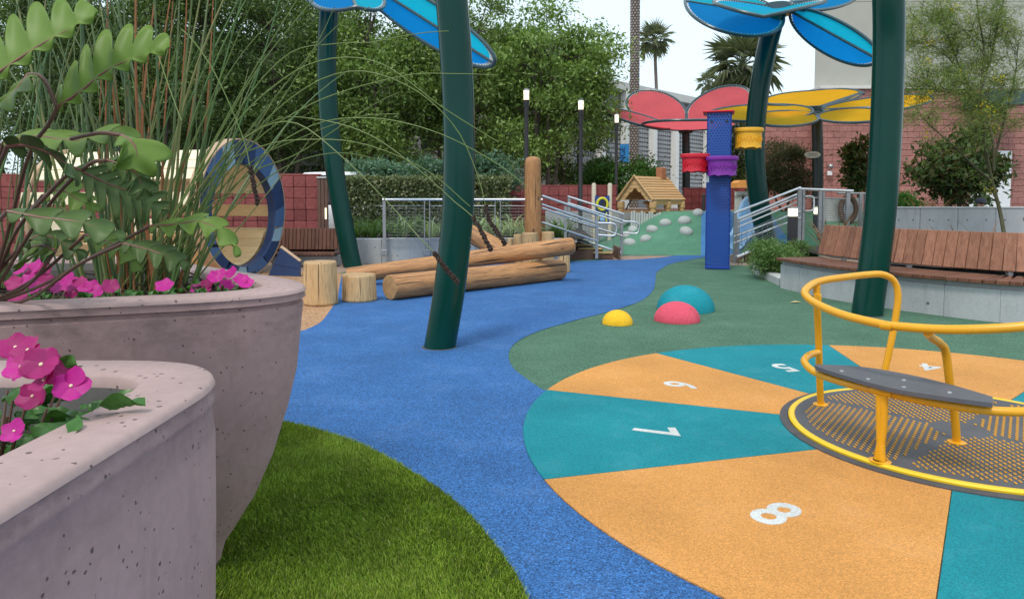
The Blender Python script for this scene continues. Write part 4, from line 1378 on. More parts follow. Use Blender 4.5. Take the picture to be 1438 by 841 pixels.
part("wheel", MB().lathe([(.07, -.02), (.07, .02)], c + Vector((0.03, -.05, .08)), 16, rotx, sy=1.2), M_lampblack, bp)
for s in (-1, 1):
    part("stripe", MB().tube([c + Vector((s * .12, -.03, -.12)), c + Vector((s * .09, -.03, -.24)), c + Vector((s * .12, -.03, -.36))], .025, 6), M_limeyel, bp)
part("pane", MB().box(c + Vector((0, -.03, -.25)), (.12, .012, .2), bev=.004), M_slide, bp)

# ------------------------------------------------------------------ benches
def bench(label, front, seat_d, base_h, plank_w, nplanks_gap, back, wall_mat, mats, z_seat, lean, back_h, loc, cat="bench", blocks=1.0, back_range=None, off_back=None):
    t = thing("bench", label, cat, loc)
    L_ = sum((b_ - a).length for a, b_ in zip(front, front[1:]))
    npl = int(L_ / plank_w)
    pts = resample(front, npl + 1)
    tg = [(pts[min(i + 1, npl)] - pts[max(i - 1, 0)]).normalized() for i in range(npl + 1)]
    nm = [Vector((-q.y, q.x, 0)) for q in tg]
    return t, pts, tg, nm
fr = spline([P(1090, 365, 10.05), P(1150, 370.5, 9.05), P(1215, 377, 8.35), P(1300, 386, 7.72), P(1396, 396, 7.2), P(1500, 405, 6.85)], 10)
fr = [Vector((p.x, p.y, 0)) for p in fr]
bt = thing("plank_bench", "curved reddish plank bench with leaning backrest on a pale concrete base at the right", "bench", (4.5, 8.2, 0))
ZS = .43
def frames(line, w):
    L_ = sum((b_ - a).length for a, b_ in zip(line, line[1:]))
    n_ = max(1, int(L_ / w))
    p = resample(line, n_ + 1)
    res = []
    for i in range(n_):
        a, b_ = p[i], p[i + 1]
        tg = (b_ - a); l = tg.length; tg.normalize()
        res.append((a, b_, (a + b_) / 2, tg, Vector((-tg.y, tg.x, 0)), l))   # front runs away to the right, so left normal points to the back
    return res
def basis(x, y, z): return Matrix((x, y, z)).transposed()
tmpm = {}
for (a, b_, m, tg, nn, l) in frames(fr, .115):
    me = tmpm.setdefault('s', None)
    c = m + nn * .33 + Vector((0, 0, ZS - .022))
    part("seat_plank", MB().box(c, (.66, l - .007, .042), basis(nn, tg, Vector((0, 0, 1))), .005), M_ipeseat, bt)
frs = frames(fr, .06)
npan = 7
for k_ in range(npan):
    seg = frs[len(frs) * k_ // npan: len(frs) * (k_ + 1) // npan]
    fpt = [q[0] for q in seg] + [seg[-1][1] - seg[-1][3] * .006]
    nms = [q[4] for q in seg] + [seg[-1][4]]
    part("base_panel", MB().prism([(p + n_ * .07).to_2d() for p, n_ in zip(fpt, nms)] + [(p + n_ * .31).to_2d() for p, n_ in zip(fpt, nms)][::-1], -.02, ZS - .10), M_lowwall, bt)
    part("base_recess", MB().prism([(p + n_ * .10).to_2d() for p, n_ in zip(fpt, nms)] + [(p + n_ * .29).to_2d() for p, n_ in zip(fpt, nms)][::-1], ZS - .099, ZS - .044), M_lowwall, bt)
back0 = [m + nn * .62 for (a, b_, m, tg, nn, l) in frames(fr, .1)]
i0 = min(range(len(back0)), key=lambda i: abs(back0[i].x / back0[i].y * 1000 + 719 - 1133))
back = back0[i0:]
lean = R(14)
for j, (a, b_, m, tg, nn, l) in enumerate(frames(back, .118)):
    up = (Vector((0, 0, 1)) * math.cos(lean) + nn * math.sin(lean)).normalized()
    nb = up.cross(tg).normalized() * -1
    x = m.x / m.y * 1000 + 719
    if 1228 < x < 1243: continue
    h_ = .425
    c = m + Vector((0, 0, ZS + .045)) + up * (h_ / 2) + nb * rnd.uniform(-.003, .003)
    part("back_plank", MB().box(c, (l - .008, .034, h_), basis(tg, -nb, up), .005), M_ipe, bt)
    if j % 9 == 4:
        part("bracket", MB().box(m + Vector((0, 0, ZS + .02)) + nn * .03, (.05, .05, .05)), M_galv, bt)
part("back_rail", MB().tube([q + Vector((0, 0, ZS + .12)) + Vector((.06, .06, 0)) for q in back], .022, 6), M_galv, bt)

# curbed planting bed left of the bench
cb = [G(1094, 401), G(1084, 396), G(1073, 391), G(1058, 382), G(1056, 376), G(1066, 370.5)]
cbs = [Vector((p.x, p.y, 0)) for p in spline(cb, 6)]
cring = [[p + Vector((0, 0, -.05)) for p in cbs], [p + Vector((0, 0, .10)) for p in cbs], [p + Vector((.03, .02, .12)) for p in cbs], [p + Vector((.16, .10, .12)) for p in cbs], [p + Vector((.17, .11, -.05)) for p in cbs]]
cmb = MB().grid(cring)
for e_ in (0, -1):
    cmb.add([r_[e_] for r_ in cring], [[0, 1, 2, 3, 4]])
part("curb", cmb, M_curb, None, kind='structure')
soilp = [p + Vector((.14, .09, 0)) for p in cbs] + [Vector((6.6, 13.4, 0)), Vector((9, 11, 0)), Vector((5.6, 9.0, 0)), Vector((4.4, 10.2, 0))]
sheet("planting_bed", soilp, .06, M_soil)
sheet("planting_bed", [(4.65, 10.3), (5.3, 8.9), (7.2, 7.9), (9, 7.6), (9.5, 13), (6.3, 13.3), (5.0, 12.8)], .40, M_soil)

# left bench
lb_ = thing("plank_bench", "weathered dark plank bench behind the tile-ringed tunnel at the left", "bench", P(430, 360, 13.6))
x0, x1 = P(388, 340, 13.6).x, P(478, 340, 13.6).x
npl = 17
for i in range(npl):
    x = x0 + (x1 - x0) * (i + .5) / npl
    zt, zb = P(0, 320.5, 13.7).z, P(0, 351, 13.6).z
    up = Vector((0, math.sin(R(12)), math.cos(R(12))))
    part("back_plank", MB().box((x, 13.7, (zt + zb) / 2), ((x1 - x0) / npl - .008, .035, zt - zb), Matrix.Rotation(R(-10), 3, 'X'), .005), M_ipedull, lb_)
    part("seat_plank", MB().box((x, 13.35, zb - .05), ((x1 - x0) / npl - .008, .5, .04), None, .005), M_ipedull, lb_)
part("base_panel", MB().box(((x0 + x1) / 2, 13.45, (zb - .09) / 2), (x1 - x0, .3, zb - .09), bev=.01), M_lowwall, lb_)

# ------------------------------------------------------------------ low concrete wall and raised bed behind the logs
lw_ = thing("low_wall", "pale low concrete wall of the planting bed behind the logs", "wall", (-1.5, 13.9, 0))
xa, xb = P(470, 350, 13.85).x, P(800, 350, 13.85).x
xs = [xa + (xb - xa) * i / 5 for i in range(6)]
for a, b_ in zip(xs, xs[1:]):
    part("wall_panel", MB().box(((a + b_) / 2, 13.95, .235), (b_ - a - .006, .2, .50), bev=.008), M_lowwall, lw_)
sheet("planting_bed", [(xa - .5, 14.0), (xb - .1, 14.0), (xb + .6, 15.0), (1.9, 19.6), (-6.5, 19.6), (-6.5, 14.0)], .44, M_soil)

# ------------------------------------------------------------------ block walls
def block_wall(name, label, cat, a, b_, z0, z1, bw, bh, depth, mat, cap=None, limit=300, gap=.008, stagger=True, jit=.012, mort=None):
    """Wall from plan point a to b (front face towards the camera); every block its own piece up to the limit."""
    a, b_ = Vector((a[0], a[1], 0)), Vector((b_[0], b_[1], 0))
    d = b_ - a; L_ = d.length; d.normalize(); nn = Vector((d.y, -d.x, 0))
    t = thing(name, label, cat, (a.x, a.y, z0))
    c0 = a + d * (L_ / 2) - nn * (depth * .5 + .02)
    part("mortar_core", MB().box(c0 + Vector((0, 0, (z0 + z1) / 2)), (L_ - .02, depth, z1 - z0 - .01), basis(d, -nn, Vector((0, 0, 1)))), mort or M_mortar, t)
    rows = int(round((z1 - z0) / bh)); n = int(round(L_ / bw)); bw = L_ / n; bh = (z1 - z0) / rows
    shapes = []
    for q in range(5):
        rg = random.Random(q)
        bm_ = MB().box((0, 0, 0), (bw - gap, .09, bh - gap), None, .012)
        bm_.v = [(x + rg.uniform(-.002, .002), y - (rg.uniform(0, jit) if y < 0 else 0), z + rg.uniform(-.002, .002)) for x, y, z in bm_.v]
        me = bm_.mesh("block"); me.materials.append(mat); shapes.append(me)
    rot = basis(d, -nn, Vector((0, 0, 1))).to_4x4()
    rest = MB(); cnt = 0
    for r_ in range(rows):
        off = .5 if (r_ % 2 and stagger) else 0
        for i in range(n + (1 if off else 0)):
            s0, s1 = max(0, (i - off) * bw), min(L_, (i + 1 - off) * bw)
            c = a + d * ((s0 + s1) / 2) + Vector((0, 0, z0 + bh * (r_ + .5))) - nn * rnd.uniform(.0, .008)
            sc = (s1 - s0) / bw
            if sc < .1: continue
            M = Matrix.Translation(c - t.location) @ rot @ Matrix.Diagonal((sc, 1, 1, 1))
            vis = cnt < limit
            if vis:
                placed("block", shapes[rnd.randrange(5)], t, M); cnt += 1
            else:
                rest.box(c, ((s1 - s0) - gap, .09, bh - gap), rot.to_3x3(), .012)
    if rest.v: part("blocks", rest, mat, t, kind='stuff')
    if cap:
        part("coping", MB().box(c0 + Vector((0, 0, z1 + cap[1] / 2)) + nn * .02, (L_ + .04, depth + cap[0], cap[1]), basis(d, -nn, Vector((0, 0, 1))), .01), cap[2], t)
    return t
block_wall("block_wall", "dark red block wall behind the tunnel and bench at the left", "wall", (-13.5, 16.2), (P(447, 250, 16.2).x, 16.2), .0, P(0, 247.5, 16.2).z, .272, .272, .2, M_redblock, (.06, .05, M_redblock), stagger=False)
block_wall("block_wall", "low dark red block wall behind the stair rails, between hedge and playhouse", "wall", (P(690, 250, 20.6).x, 20.6), (P(866, 250, 20.6).x, 20.6), .3, P(0, 262.5, 20.6).z, .27, .27, .2, M_redblock, (.06, .05, M_redblock), stagger=False)
gp_ = thing("gate_post", "grey-brown plank gate panel at the end of the dark red wall", "gate", P(453, 300, 16.1))
for i in range(3):
    p = P(448 + i * 5, 250, 16.1)
    part("plank", MB().box((p.x, 16.1, P(0, 251, 16.1).z / 2), (.072, .06, P(0, 251, 16.1).z), bev=.006), M_brown, gp_)
part("cap", MB().box((P(453, 250, 16.1).x, 16.1, P(0, 250.5, 16.1).z + .015), (.25, .1, .04), bev=.006), M_offwhite, gp_)
part("lamp", MB().box((P(457.5, 305, 16).x, 16.0, P(0, 300, 16).z), (.03, .04, .25), bev=.006), M_lampglow, gp_)

DW = 24.0
zt1 = P(0, 126, DW).z
block_wall("block_wall", "tall pink block wall of the building on the right, behind the yellow canopy", "wall", (P(1144, 200, DW).x, DW), (P(1262, 200, DW).x, DW), .3, zt1, .40, .20, .3, M_pinkblock, gap=.006, mort=M_mortarpink)
block_wall("block_wall", "pink block wall with darker bands, right of the right green post", "wall", (P(1262, 200, DW).x, DW - .12), (P(1445, 200, DW).x, DW - .12), .3, zt1 - .03, .40, .20, .3, M_pinkblock, gap=.006, mort=M_mortarpink)
block_wall("block_wall", "lower pink block wall behind the dark olive shrub and yellow canopy", "wall", (P(1046, 200, DW + 1).x, DW + .4), (P(1144, 200, DW + .4).x - .01, DW + .4), .3, P(0, 158, DW).z, .40, .20, .3, M_pinkblock, (.05, .06, M_coping), gap=.006, mort=M_mortarpink)
block_wall("block_wall", "low dark red wall behind the red canopy's pole", "wall", (P(960, 270, 24.6).x, 24.6), (P(1046, 270, 24.6).x, 24.6), .6, P(0, 266, 24.6).z, .27, .27, .2, M_redblock, (.06, .05, M_redblock), stagger=False)
# plain beige building above it
bb = thing("beige_building", "tall plain beige building rising above the pink block wall", "building", (P(1144, 100, 25).x, 25, 0))
bx0, bx1 = P(1144, 100, 24.4).x, 21
zz = [zt1 + .1, 6.4, 7.9, 9.6, 11.5, 13.2]
bk = ray(1144, 100); bk = bk / bk.y        # the side wall runs straight away from the viewer's side of the yard
for a, b_ in zip(zz, zz[1:]):
    part("wall_panel", MB().prism([(bx0, 24.4), (bx1, 24.4), (bx1, 34.4), (bk.x * 34.4 + .5, 34.4)], a + .006, b_ - .006), M_beige_wall, bb)
part("core", MB().prism([(bx0 + .06, 24.46), (bx1 - .05, 24.46), (bx1 - .05, 34.3), (bk.x * 34.4 + .6, 34.3)], .1, 13.1), M_beige_wall, bb)
part("ledge", MB().box(((bx0 + bx1) / 2, 24.3, zt1 + .05), (bx1 - bx0 + .06, .9, .10), bev=.01), M_coping, bb)
part("awning", MB().box((P(1404, 140, 23).x, 23.2, P(0, 140, 23).z), (1.3, 1.4, .45), bev=.02), M_frame, bb)
part("white_door", MB().box((P(1396, 250, 23.5).x, 23.72, 1.55), (1.4, .06, 2.6), bev=.01), M_white_paint, bb)

# security lamp on the wall
sc_ = thing("wall_lamp", "small white security lamp on the pink block wall", "lamp", P(1166, 240, 23.8))
part("dome_lamp", MB().lathe([(.0, -.09), (.09, -.05), (.10, .0), (.06, .06), (0, .08)], P(1166.5, 233.5, 23.8), 14, cap=False), M_galv, sc_)
part("housing", MB().box(P(1165, 243.5, 23.85), (.15, .1, .15), bev=.015), M_white_paint, sc_)

# ------------------------------------------------------------------ grey patterned office block
oa, ob = P(838, 200, 45), P(1010, 200, 57)
ot = thing("office_building", "long grey office block with patterned screen walls, white fins and flat white roof edge", "building", (oa.x, oa.y, 0))
d = Vector((ob.x - oa.x, ob.y - oa.y, 0)); Lo = d.length; d.normalize(); nn = Vector((d.y, -d.x, 0))
oz = P(850, 100, 45.5).z - .95
bo = basis(d, -nn, Vector((0, 0, 1)))
part("wall", MB().box((oa + ob) / 2 * Vector((1, 1, 0)).x - nn * 3 + Vector((0, 0, 0)) if False else Vector(((oa.x + ob.x) / 2, (oa.y + ob.y) / 2, oz / 2)) - nn * 3.2, (Lo + 16, 6, oz), bo), M_grille, ot)
grid_ = MB()
for i in range(int(Lo / .30)):
    for j in range(int((oz - 3.0) / .30)):
        c = Vector((oa.x, oa.y, 0)) + d * (.15 + i * .30) + Vector((0, 0, 2.3 + j * .30)) - nn * .16
        grid_.box(c, (.19, .12, .19), bo)
part("screen_blocks", grid_, plain("screen_block", (.43, .43, .44), .85, var=.1), ot, kind='stuff')
part("roof_edge", MB().box(Vector(((oa.x + ob.x) / 2, (oa.y + ob.y) / 2, oz + .18)) - nn * 3.05, (Lo + 16.6, 6.75, .52), bo), M_coping, ot)
for px in (842, 876, 915, 946, 991):
    f = (px - 838) / 172
    r0_ = ray(px, 200)
    # intersect the sight line with the facade plane
    den = r0_.x * nn.x + r0_.y * nn.y
    t0 = (oa.x * nn.x + oa.y * nn.y) / den
    c = Vector((r0_.x * t0, r0_.y * t0, oz / 2)) + nn * .1
    part("fin", MB().box(c, (.40, .5, oz), bo, .02), M_fin, ot)
bn = thing("banner_sign", "vertical blue banner with dark letters hanging in front of the grey office block", "sign", P(877, 216, 44))
pb_ = P(877, 216, 44)
part("banner", MB().box(pb_, (.56, .05, 1.15), bev=.01), M_banner, bn)
me = text_mesh("NGE", .48, M_navytext, .004)
placed("lettering", me, bn, Matrix.Translation((-.12, -.045, -.06)) @ Matrix.Rotation(R(-90), 4, 'Y') @ Matrix.Rotation(R(90), 4, 'X'))
part("banner_bar", MB().tube([pb_ + Vector((-.3, 0, .60)), pb_ + Vector((.3, 0, .60))], .03, 6), M_galv, bn)

# far building at the left, seen through the trees, with its sloping grey canopy
fb = thing("white_building", "pale building with a grey sloped canopy and dark windows behind the trees at the left", "building", (-12, 34, 0))
part("wall", MB().box((-10, 38, 4.5), (26, 6, 9)), M_farwall, fb)
cxa, cxb = P(330, 225, 30).x, P(452, 225, 30).x
zl_, zu_ = P(0, 228, 30).z, P(0, 211, 32).z
nwd = 7
for i in range(nwd):
    xa_, xb_ = cxa + (cxb - cxa) * i / nwd, cxa + (cxb - cxa) * (i + 1) / nwd - .03
    part("canopy_panel", MB().add([(xa_, 30, zl_), (xb_, 30, zl_), (xb_, 32.4, zu_), (xa_, 32.4, zu_), (xa_, 30, zl_ - .1), (xb_, 30, zl_ - .1), (xb_, 32.4, zu_ - .1), (xa_, 32.4, zu_ - .1)],
        [[0, 1, 2, 3], [7, 6, 5, 4], [0, 4, 5, 1], [1, 5, 6, 2], [2, 6, 7, 3], [3, 7, 4, 0]]), M_shade, fb)
    w = part("window_pane", MB().box(((xa_ + xb_) / 2, 32.0, zl_ - .9), (xb_ - xa_ - .08, .06, 1.7)), M_darkglass, fb)
    part("mullion", MB().box((xb_ + .015, 31.95, zl_ - .9), (.06, .08, 1.8)), M_galv, w)
for i in range(16):
    for r_ in range(2):
        x = -22 + i * 1.5
        w = part("window_pane", MB().box((x, 34.98, 4.4 + r_ * 2.4), (.9, .05, 1.3)), M_darkglass, fb)
fc = MB()
for i in range(70):
    fc.box((cxa + i * .085, 32.6, zu_ + .3), (.035, .03, .62))
fcb = thing("picket_fence", "white picket railing above the grey sloped canopy behind the trees", "fence", (cxa, 32.6, zu_))
part("pickets", fc, M_white_paint, fcb, kind='stuff')
part("rail", MB().box(((cxa + cxa + 70 * .085) / 2, 32.58, zu_ + .5), (70 * .085, .03, .05)), M_white_paint, fcb)

# white car behind the left wall: only its roof shows
cr = thing("parked_car", "white car parked behind the dark red wall, only its roof showing", "car", (P(428, 246, 19.2).x + 1.15, 19.2, 0))
cx0 = cr.location.x
def carsec(z, hw, x0, x1, n=10):
    return [(cx0 + x0 + (x1 - x0) * (.5 - .5 * math.cos(2 * PI * k / 28)), 19.2 + hw * math.sin(2 * PI * k / 28) * (1.0), z) for k in range(28)]
zc = P(446, 242, 19.2).z
part("body", MB().grid([carsec(.35, .85, -2.1, 2.1), carsec(.6, .92, -2.2, 2.2), carsec(1.0, .9, -2.15, 2.15), carsec(1.1, .85, -2.0, 1.9)], closed=True), M_white_paint, cr)
part("cabin", MB().grid([carsec(1.1, .84, -1.6, 1.3), carsec(zc - .08, .72, -1.2, .95)], closed=True), M_darkglass, cr)
part("roof", MB().grid([carsec(zc - .1, .74, -1.25, 1.0), carsec(zc - .02, .70, -1.15, .9), carsec(zc, .4, -.7, .5), carsec(zc + .002, .02, -.1, .0)], closed=True), M_white_paint, cr)
for wx in (-1.35, 1.35):
    for wy in (-.8, .8):
        part("wheel", MB().lathe([(.2, -.1), (.33, -.1), (.33, .1), (.2, .1)], (cx0 + wx, 19.2 + wy, .33), 20, Matrix.Rotation(R(90), 3, 'X')), M_lampblack, cr)

# ------------------------------------------------------------------ concrete wall at the right and the person behind it
cw = thing("concrete_wall", "pale concrete retaining wall behind the right bench", "wall", (P(1256, 300, 13.4).x, 13.4, 0))
zc_ = P(0, 292.5, 13.4).z
xs = [P(q, 300, 13.4).x for q in (1252, 1292, 1345, 1398, 1450)]
for a, b_ in zip(xs, xs[1:]):
    o = part("wall_panel", MB().box(((a + b_) / 2, 13.5, zc_ / 2), (b_ - a - .006, .22, zc_), bev=.008), M_lowwall, cw)
    for k in range(2):
        for f in (.25, .75):
            part("tie_hole", MB().lathe([(.014, .0), (.012, .003)], (a + (b_ - a) * f, 13.387, zc_ - .22 - k * .3), 8, rotx), M_lampblack, o)
part("coping", MB().box(((xs[0] + xs[-1]) / 2, 13.5, zc_ + .012), (xs[-1] - xs[0], .25, .03), bev=.006), M_curb, cw)

def person(label, loc, hgt):
    """Standing figure with a cap, one skinned surface."""
    t = thing("person", label, "person", loc)
    me = bpy.data.meshes.new("person_body")
    k = hgt / 1.7
    V = [(0, 0, .95, .13), (0, 0, 1.15, .13), (0, .0, 1.36, .15), (0, -.01, 1.47, .055), (0, -.015, 1.54, .075), (0, -.02, 1.62, .085),
         (.18, 0, 1.38, .055), (.23, 0, 1.10, .042), (.22, -.08, .86, .03), (-.18, 0, 1.38, .055), (-.23, 0, 1.10, .042), (-.22, -.08, .86, .03),
         (.1, 0, .86, .09), (.1, -.02, .48, .062), (.1, 0, .06, .045), (.1, -.13, .03, .035), (-.1, 0, .86, .09), (-.1, -.02, .48, .062), (-.1, 0, .06, .045), (-.1, -.13, .03, .035), (.215, -.10, .78, .025), (-.215, -.10, .78, .025)]
    E_ = [(0, 1), (1, 2), (2, 3), (3, 4), (4, 5), (2, 6), (6, 7), (7, 8), (2, 9), (9, 10), (10, 11), (0, 12), (12, 13), (13, 14), (14, 15), (0, 16), (16, 17), (17, 18), (18, 19), (8, 20), (11, 21)]
    me.from_pydata([(x * k, y * k, z * k) for x, y, z, r_ in V], E_, [])
    o = bpy.data.objects.new("body", me); col.objects.link(o); o.parent = t
    md = o.modifiers.new("skin", 'SKIN')
    for v, (x, y, z, r_) in zip(me.skin_vertices[0].data, V): v.radius = (r_ * k, r_ * k)
    me.skin_vertices[0].data[0].use_root = True
    o.modifiers.new("smooth", 'SUBSURF').levels = 2
    o.modifiers["smooth"].render_levels = 2
    me.materials.append(M_skin)
    sh = MB().lathe([(.20, .88), (.20, 1.1), (.215, 1.3), (.15, 1.41), (.07, 1.46)], n=20, sy=.72)
    sh.v = [(x * k, y * k, z * k) for x, y, z in sh.v]
    part("shirt", sh, M_cloth, t, local=True)
    cp = MB().lathe([(.108, 1.60), (.112, 1.64), (.10, 1.70), (.06, 1.735), (0, 1.745)], (0, -.01, 0), 20, cap=False)
    cp.box((0, -.15, 1.625), (.15, .12, .014), Matrix.Rotation(.15, 3, 'X'), .005)
    cp.v = [(x * k, y * k, z * k) for x, y, z in cp.v]
    part("cap", cp, M_cloth, t, local=True)
    fc_ = MB()
    for s in (-1, 1): fc_.lathe([(.012, -.01), (.0, .008)], (s * .033 * k, -.105 * k, 1.59 * k), 8, rotx)
    part("eyes", fc_, M_lampblack, t, local=True)
    part("nose", MB().box((0, -.108 * k, 1.56 * k), (.025, .03, .04), bev=.01), M_skin, t, local=True)
    return t
pp = P(1377, 276.5, 14.6)
person("person in a dark cap behind the concrete wall at the right, only the head showing", (pp.x, pp.y, pp.z - 1.50), 1.45)

# ------------------------------------------------------------------ lamp posts and bollards
def lamp_post(label, px, d, ytop, wpx):
    b_ = P(px, 300, d); s = d / FPX
    t = thing("lamp_post", label, "lamp post", (b_.x, d, 0), "black lamp posts with lit lanterns")
    zt = P(px, ytop, d).z; r = wpx / 2 * s
    part("pole", MB().lathe([(r * 1.5, 0), (r * 1.5, .25), (r, .3), (r * .95, zt - .5), (r * 1.15, zt - .44), (r * 1.4, zt - .27)], (b_.x, d, 0), 16), M_lampblack, t)
    l = part("lantern", MB().lathe([(r * 1.15, zt - .27), (r * 1.25, zt - .05)], (b_.x, d, 0), 16), M_lampglow, t)
    part("lantern_cap", MB().lathe([(r * 1.3, zt - .05), (r * 1.3, zt - .01), (r * .6, zt)], (b_.x, d, 0), 16), M_galv, t)
    part("band", MB().lathe([(r * 1.3, zt - .17), (r * 1.3, zt - .155)], (b_.x, d, 0), 16, cap=False), M_galv, l)
lamp_post("nearest black lamp post with a lit lantern, behind the tall wooden post", 739, 17, 124.5, 6.2)
lamp_post("middle black lamp post with a lit lantern, behind the stair rails", 815, 18.5, 139.5, 6)
lamp_post("farthest black lamp post with a lit lantern, left of the playhouse roof", 865, 21, 159.5, 4.4)
def bollard(label, px, d, yt, yb, w):
    b_ = P(px, yb, d); s = d / FPX; zt = P(px, yt, d).z
    t = thing("light_bollard", label, "bollard light", b_, "square lit bollards by the ramp")
    W = w * s
    part("stem", MB().box((b_.x, d, (b_.z + zt - .19) / 2), (W, W, zt - .19 - b_.z), bev=.005), M_lampblack, t)
    part("light_head", MB().box((b_.x, d, zt - .105), (W * .9, W * .9, .15), bev=.004), M_bollglow, t)
    part("top_cap", MB().box((b_.x, d, zt - .015), (W * 1.05, W * 1.05, .03), bev=.004), M_galv, t)
bollard("lit black bollard in front of the ramp's double post", 1112.5, 13.6, 290.5, 343, 11)
bollard("lit black bollard farther back behind the level guardrail", 1147, 16.0, 289.5, 320, 8)

# ------------------------------------------------------------------ the wooden tunnel with the blue tiled ring
RC = P(342, 291, 11.75); RC.z = 1.10
nrm_ = Vector((.967, -.255, 0)).normalized()
axr = Vector((-nrm_.y, nrm_.x, 0)).normalized()      # along the ring's width
if axr.x < 0: axr = -axr
Zv = Vector((0, 0, 1))
RO, RI, SH = 1.13, .85, -.115
tn = thing("play_tunnel", "wooden slat tunnel with a round rim of dark and light blue tiles", "play tunnel", (RC.x, RC.y, 0))
def rp(r, a, off, sh=0.0): return RC + axr * (r * math.cos(a)) + Zv * (r * math.sin(a) + sh) + nrm_ * off
ntile = 24
tm = [M_navy, M_mid, M_steelblue, M_navy, M_mid, M_navy, M_steelblue, M_mid]
edges = [2 * PI * (i + rnd.uniform(-.16, .16)) / ntile for i in range(ntile)]
for i in range(ntile):
    a0, a1 = edges[i] + .006, edges[(i + 1) % ntile] + (2 * PI if i == ntile - 1 else 0) - .006
    vs = []; fs = []
    n_ = 4
    sk = rnd.uniform(-.05, .05)
    for j in range(n_ + 1):
        a = a0 + (a1 - a0) * j / n_
        for off in (.0, .045):
            vs += [rp(RI, a + sk, off, SH), rp(RO - .012, a, off)]
    for j in range(n_):
        b0 = j * 4; b1 = b0 + 4
        fs += [[b0 + 2, b0 + 3, b1 + 3, b1 + 2], [b0, b1, b1 + 1, b0 + 1], [b0, b0 + 2, b1 + 2, b1], [b0 + 1, b1 + 1, b1 + 3, b0 + 3]]
    fs += [[0, 1, 3, 2], [n_ * 4, n_ * 4 + 2, n_ * 4 + 3, n_ * 4 + 1]]
    part("tile", MB().add(vs, fs), tm[(i * 3 + (i // 5)) % 8], tn)
part("ring_edge", MB().grid([[rp(RO - .008, a, -.16) for a in [2 * PI * k / 64 for k in range(64)]], [rp(RO + .014, a, -.16) for a in [2 * PI * k / 64 for k in range(64)]], [rp(RO + .014, a, .05) for a in [2 * PI * k / 64 for k in range(64)]], [rp(RO - .008, a, .05) for a in [2 * PI * k / 64 for k in range(64)]]], closed=True), M_trimwood, tn)
part("ring_jamb", MB().grid([[rp(RI, a, .044, SH) for a in [2 * PI * k / 64 for k in range(64)]], [rp(RI - .012, a, .03, SH) for a in [2 * PI * k / 64 for k in range(64)]], [rp(RI - .012, a, -.10, SH) for a in [2 * PI * k / 64 for k in range(64)]], [rp(RI + .05, a, -.10, SH) for a in [2 * PI * k / 64 for k in range(64)]]], closed=True), M_navy, tn)
LT = 3.3
nsl = 30
for i in range(nsl):
    a = 2 * PI * i / nsl
    deg = math.degrees(a) % 360
    # gaps along the flanks: every second slat is missing there
    flank = (deg < 35 or deg > 335 or 150 < deg < 212)
    if flank and i % 2: continue
    wdt = 2 * PI * 1.0 / nsl - (.012 if not flank else .03)
    if flank: wdt *= 1.15
    rr3 = 1.0
    c = rp(rr3, a, -.19 - LT / 2, -.05)
    tang = (axr * -math.sin(a) + Zv * math.cos(a)); rad_ = axr * math.cos(a) + Zv * math.sin(a)
    matx = M_slatpale if 20 < deg < 200 else M_slatgold
    part("slat", MB().box(c, (LT, wdt, .04), basis(nrm_, tang, rad_), .006), matx, tn)
# the far end's slightly shifted liner of golden boards shows inside
for i in range(13):
    a = R(200 + 140 * (i + .5) / 13)
    c = rp(.83, a, -.12 - LT / 2, SH)
    tang = (axr * -math.sin(a) + Zv * math.cos(a)); rad_ = axr * math.cos(a) + Zv * math.sin(a)
    part("floor_plank", MB().box(c, (LT - .05, .83 * R(140) / 13 - .006, .03), basis(nrm_, tang, rad_), .004), M_slatgold, tn)
for off in (-1.7, -3.3):
    part("hoop", MB().grid([[rp(1.03, a, off, -.05) for a in [2 * PI * k / 48 for k in range(48)]], [rp(1.08, a, off, -.05) for a in [2 * PI * k / 48 for k in range(48)]], [rp(1.08, a, off - .08, -.05) for a in [2 * PI * k / 48 for k in range(48)]], [rp(1.03, a, off - .08, -.05) for a in [2 * PI * k / 48 for k in range(48)]]], closed=True), M_trimwood, tn)
for s_ in (1.2, 2.3):
    c = rp(1.04, R(100), -s_, -.05)
    part("bolt_cap", MB().lathe([(.06, 0), (.06, .05), (.03, .07)], c, 14), M_mid, tn)
# triangular foot boards at the right of the ring
a_, b2_, c2_, d2_ = P(394, 348, 11.62), P(421, 368, 11.55), P(421, 389, 11.55), P(376, 389, 11.7)
nf = Vector((0, -1, 0))
m1, m2 = a_.lerp(d2_, .5), b2_.lerp(c2_, .1)
quadboard("foot_board", a_, b2_, b2_.lerp(c2_, .45), a_.lerp(d2_, .55), .06, M_navy, tn, Vector((0, 1, 0)))
quadboard("foot_board", a_.lerp(d2_, .57), b2_.lerp(c2_, .47), c2_, d2_, .06, M_navy, tn, Vector((0, 1, 0)))
part("foot_edge", MB().tube([a_ + Vector((0, .03, .01)), b2_ + Vector((0, .03, .01))], .03, 6), M_trimwood, tn)

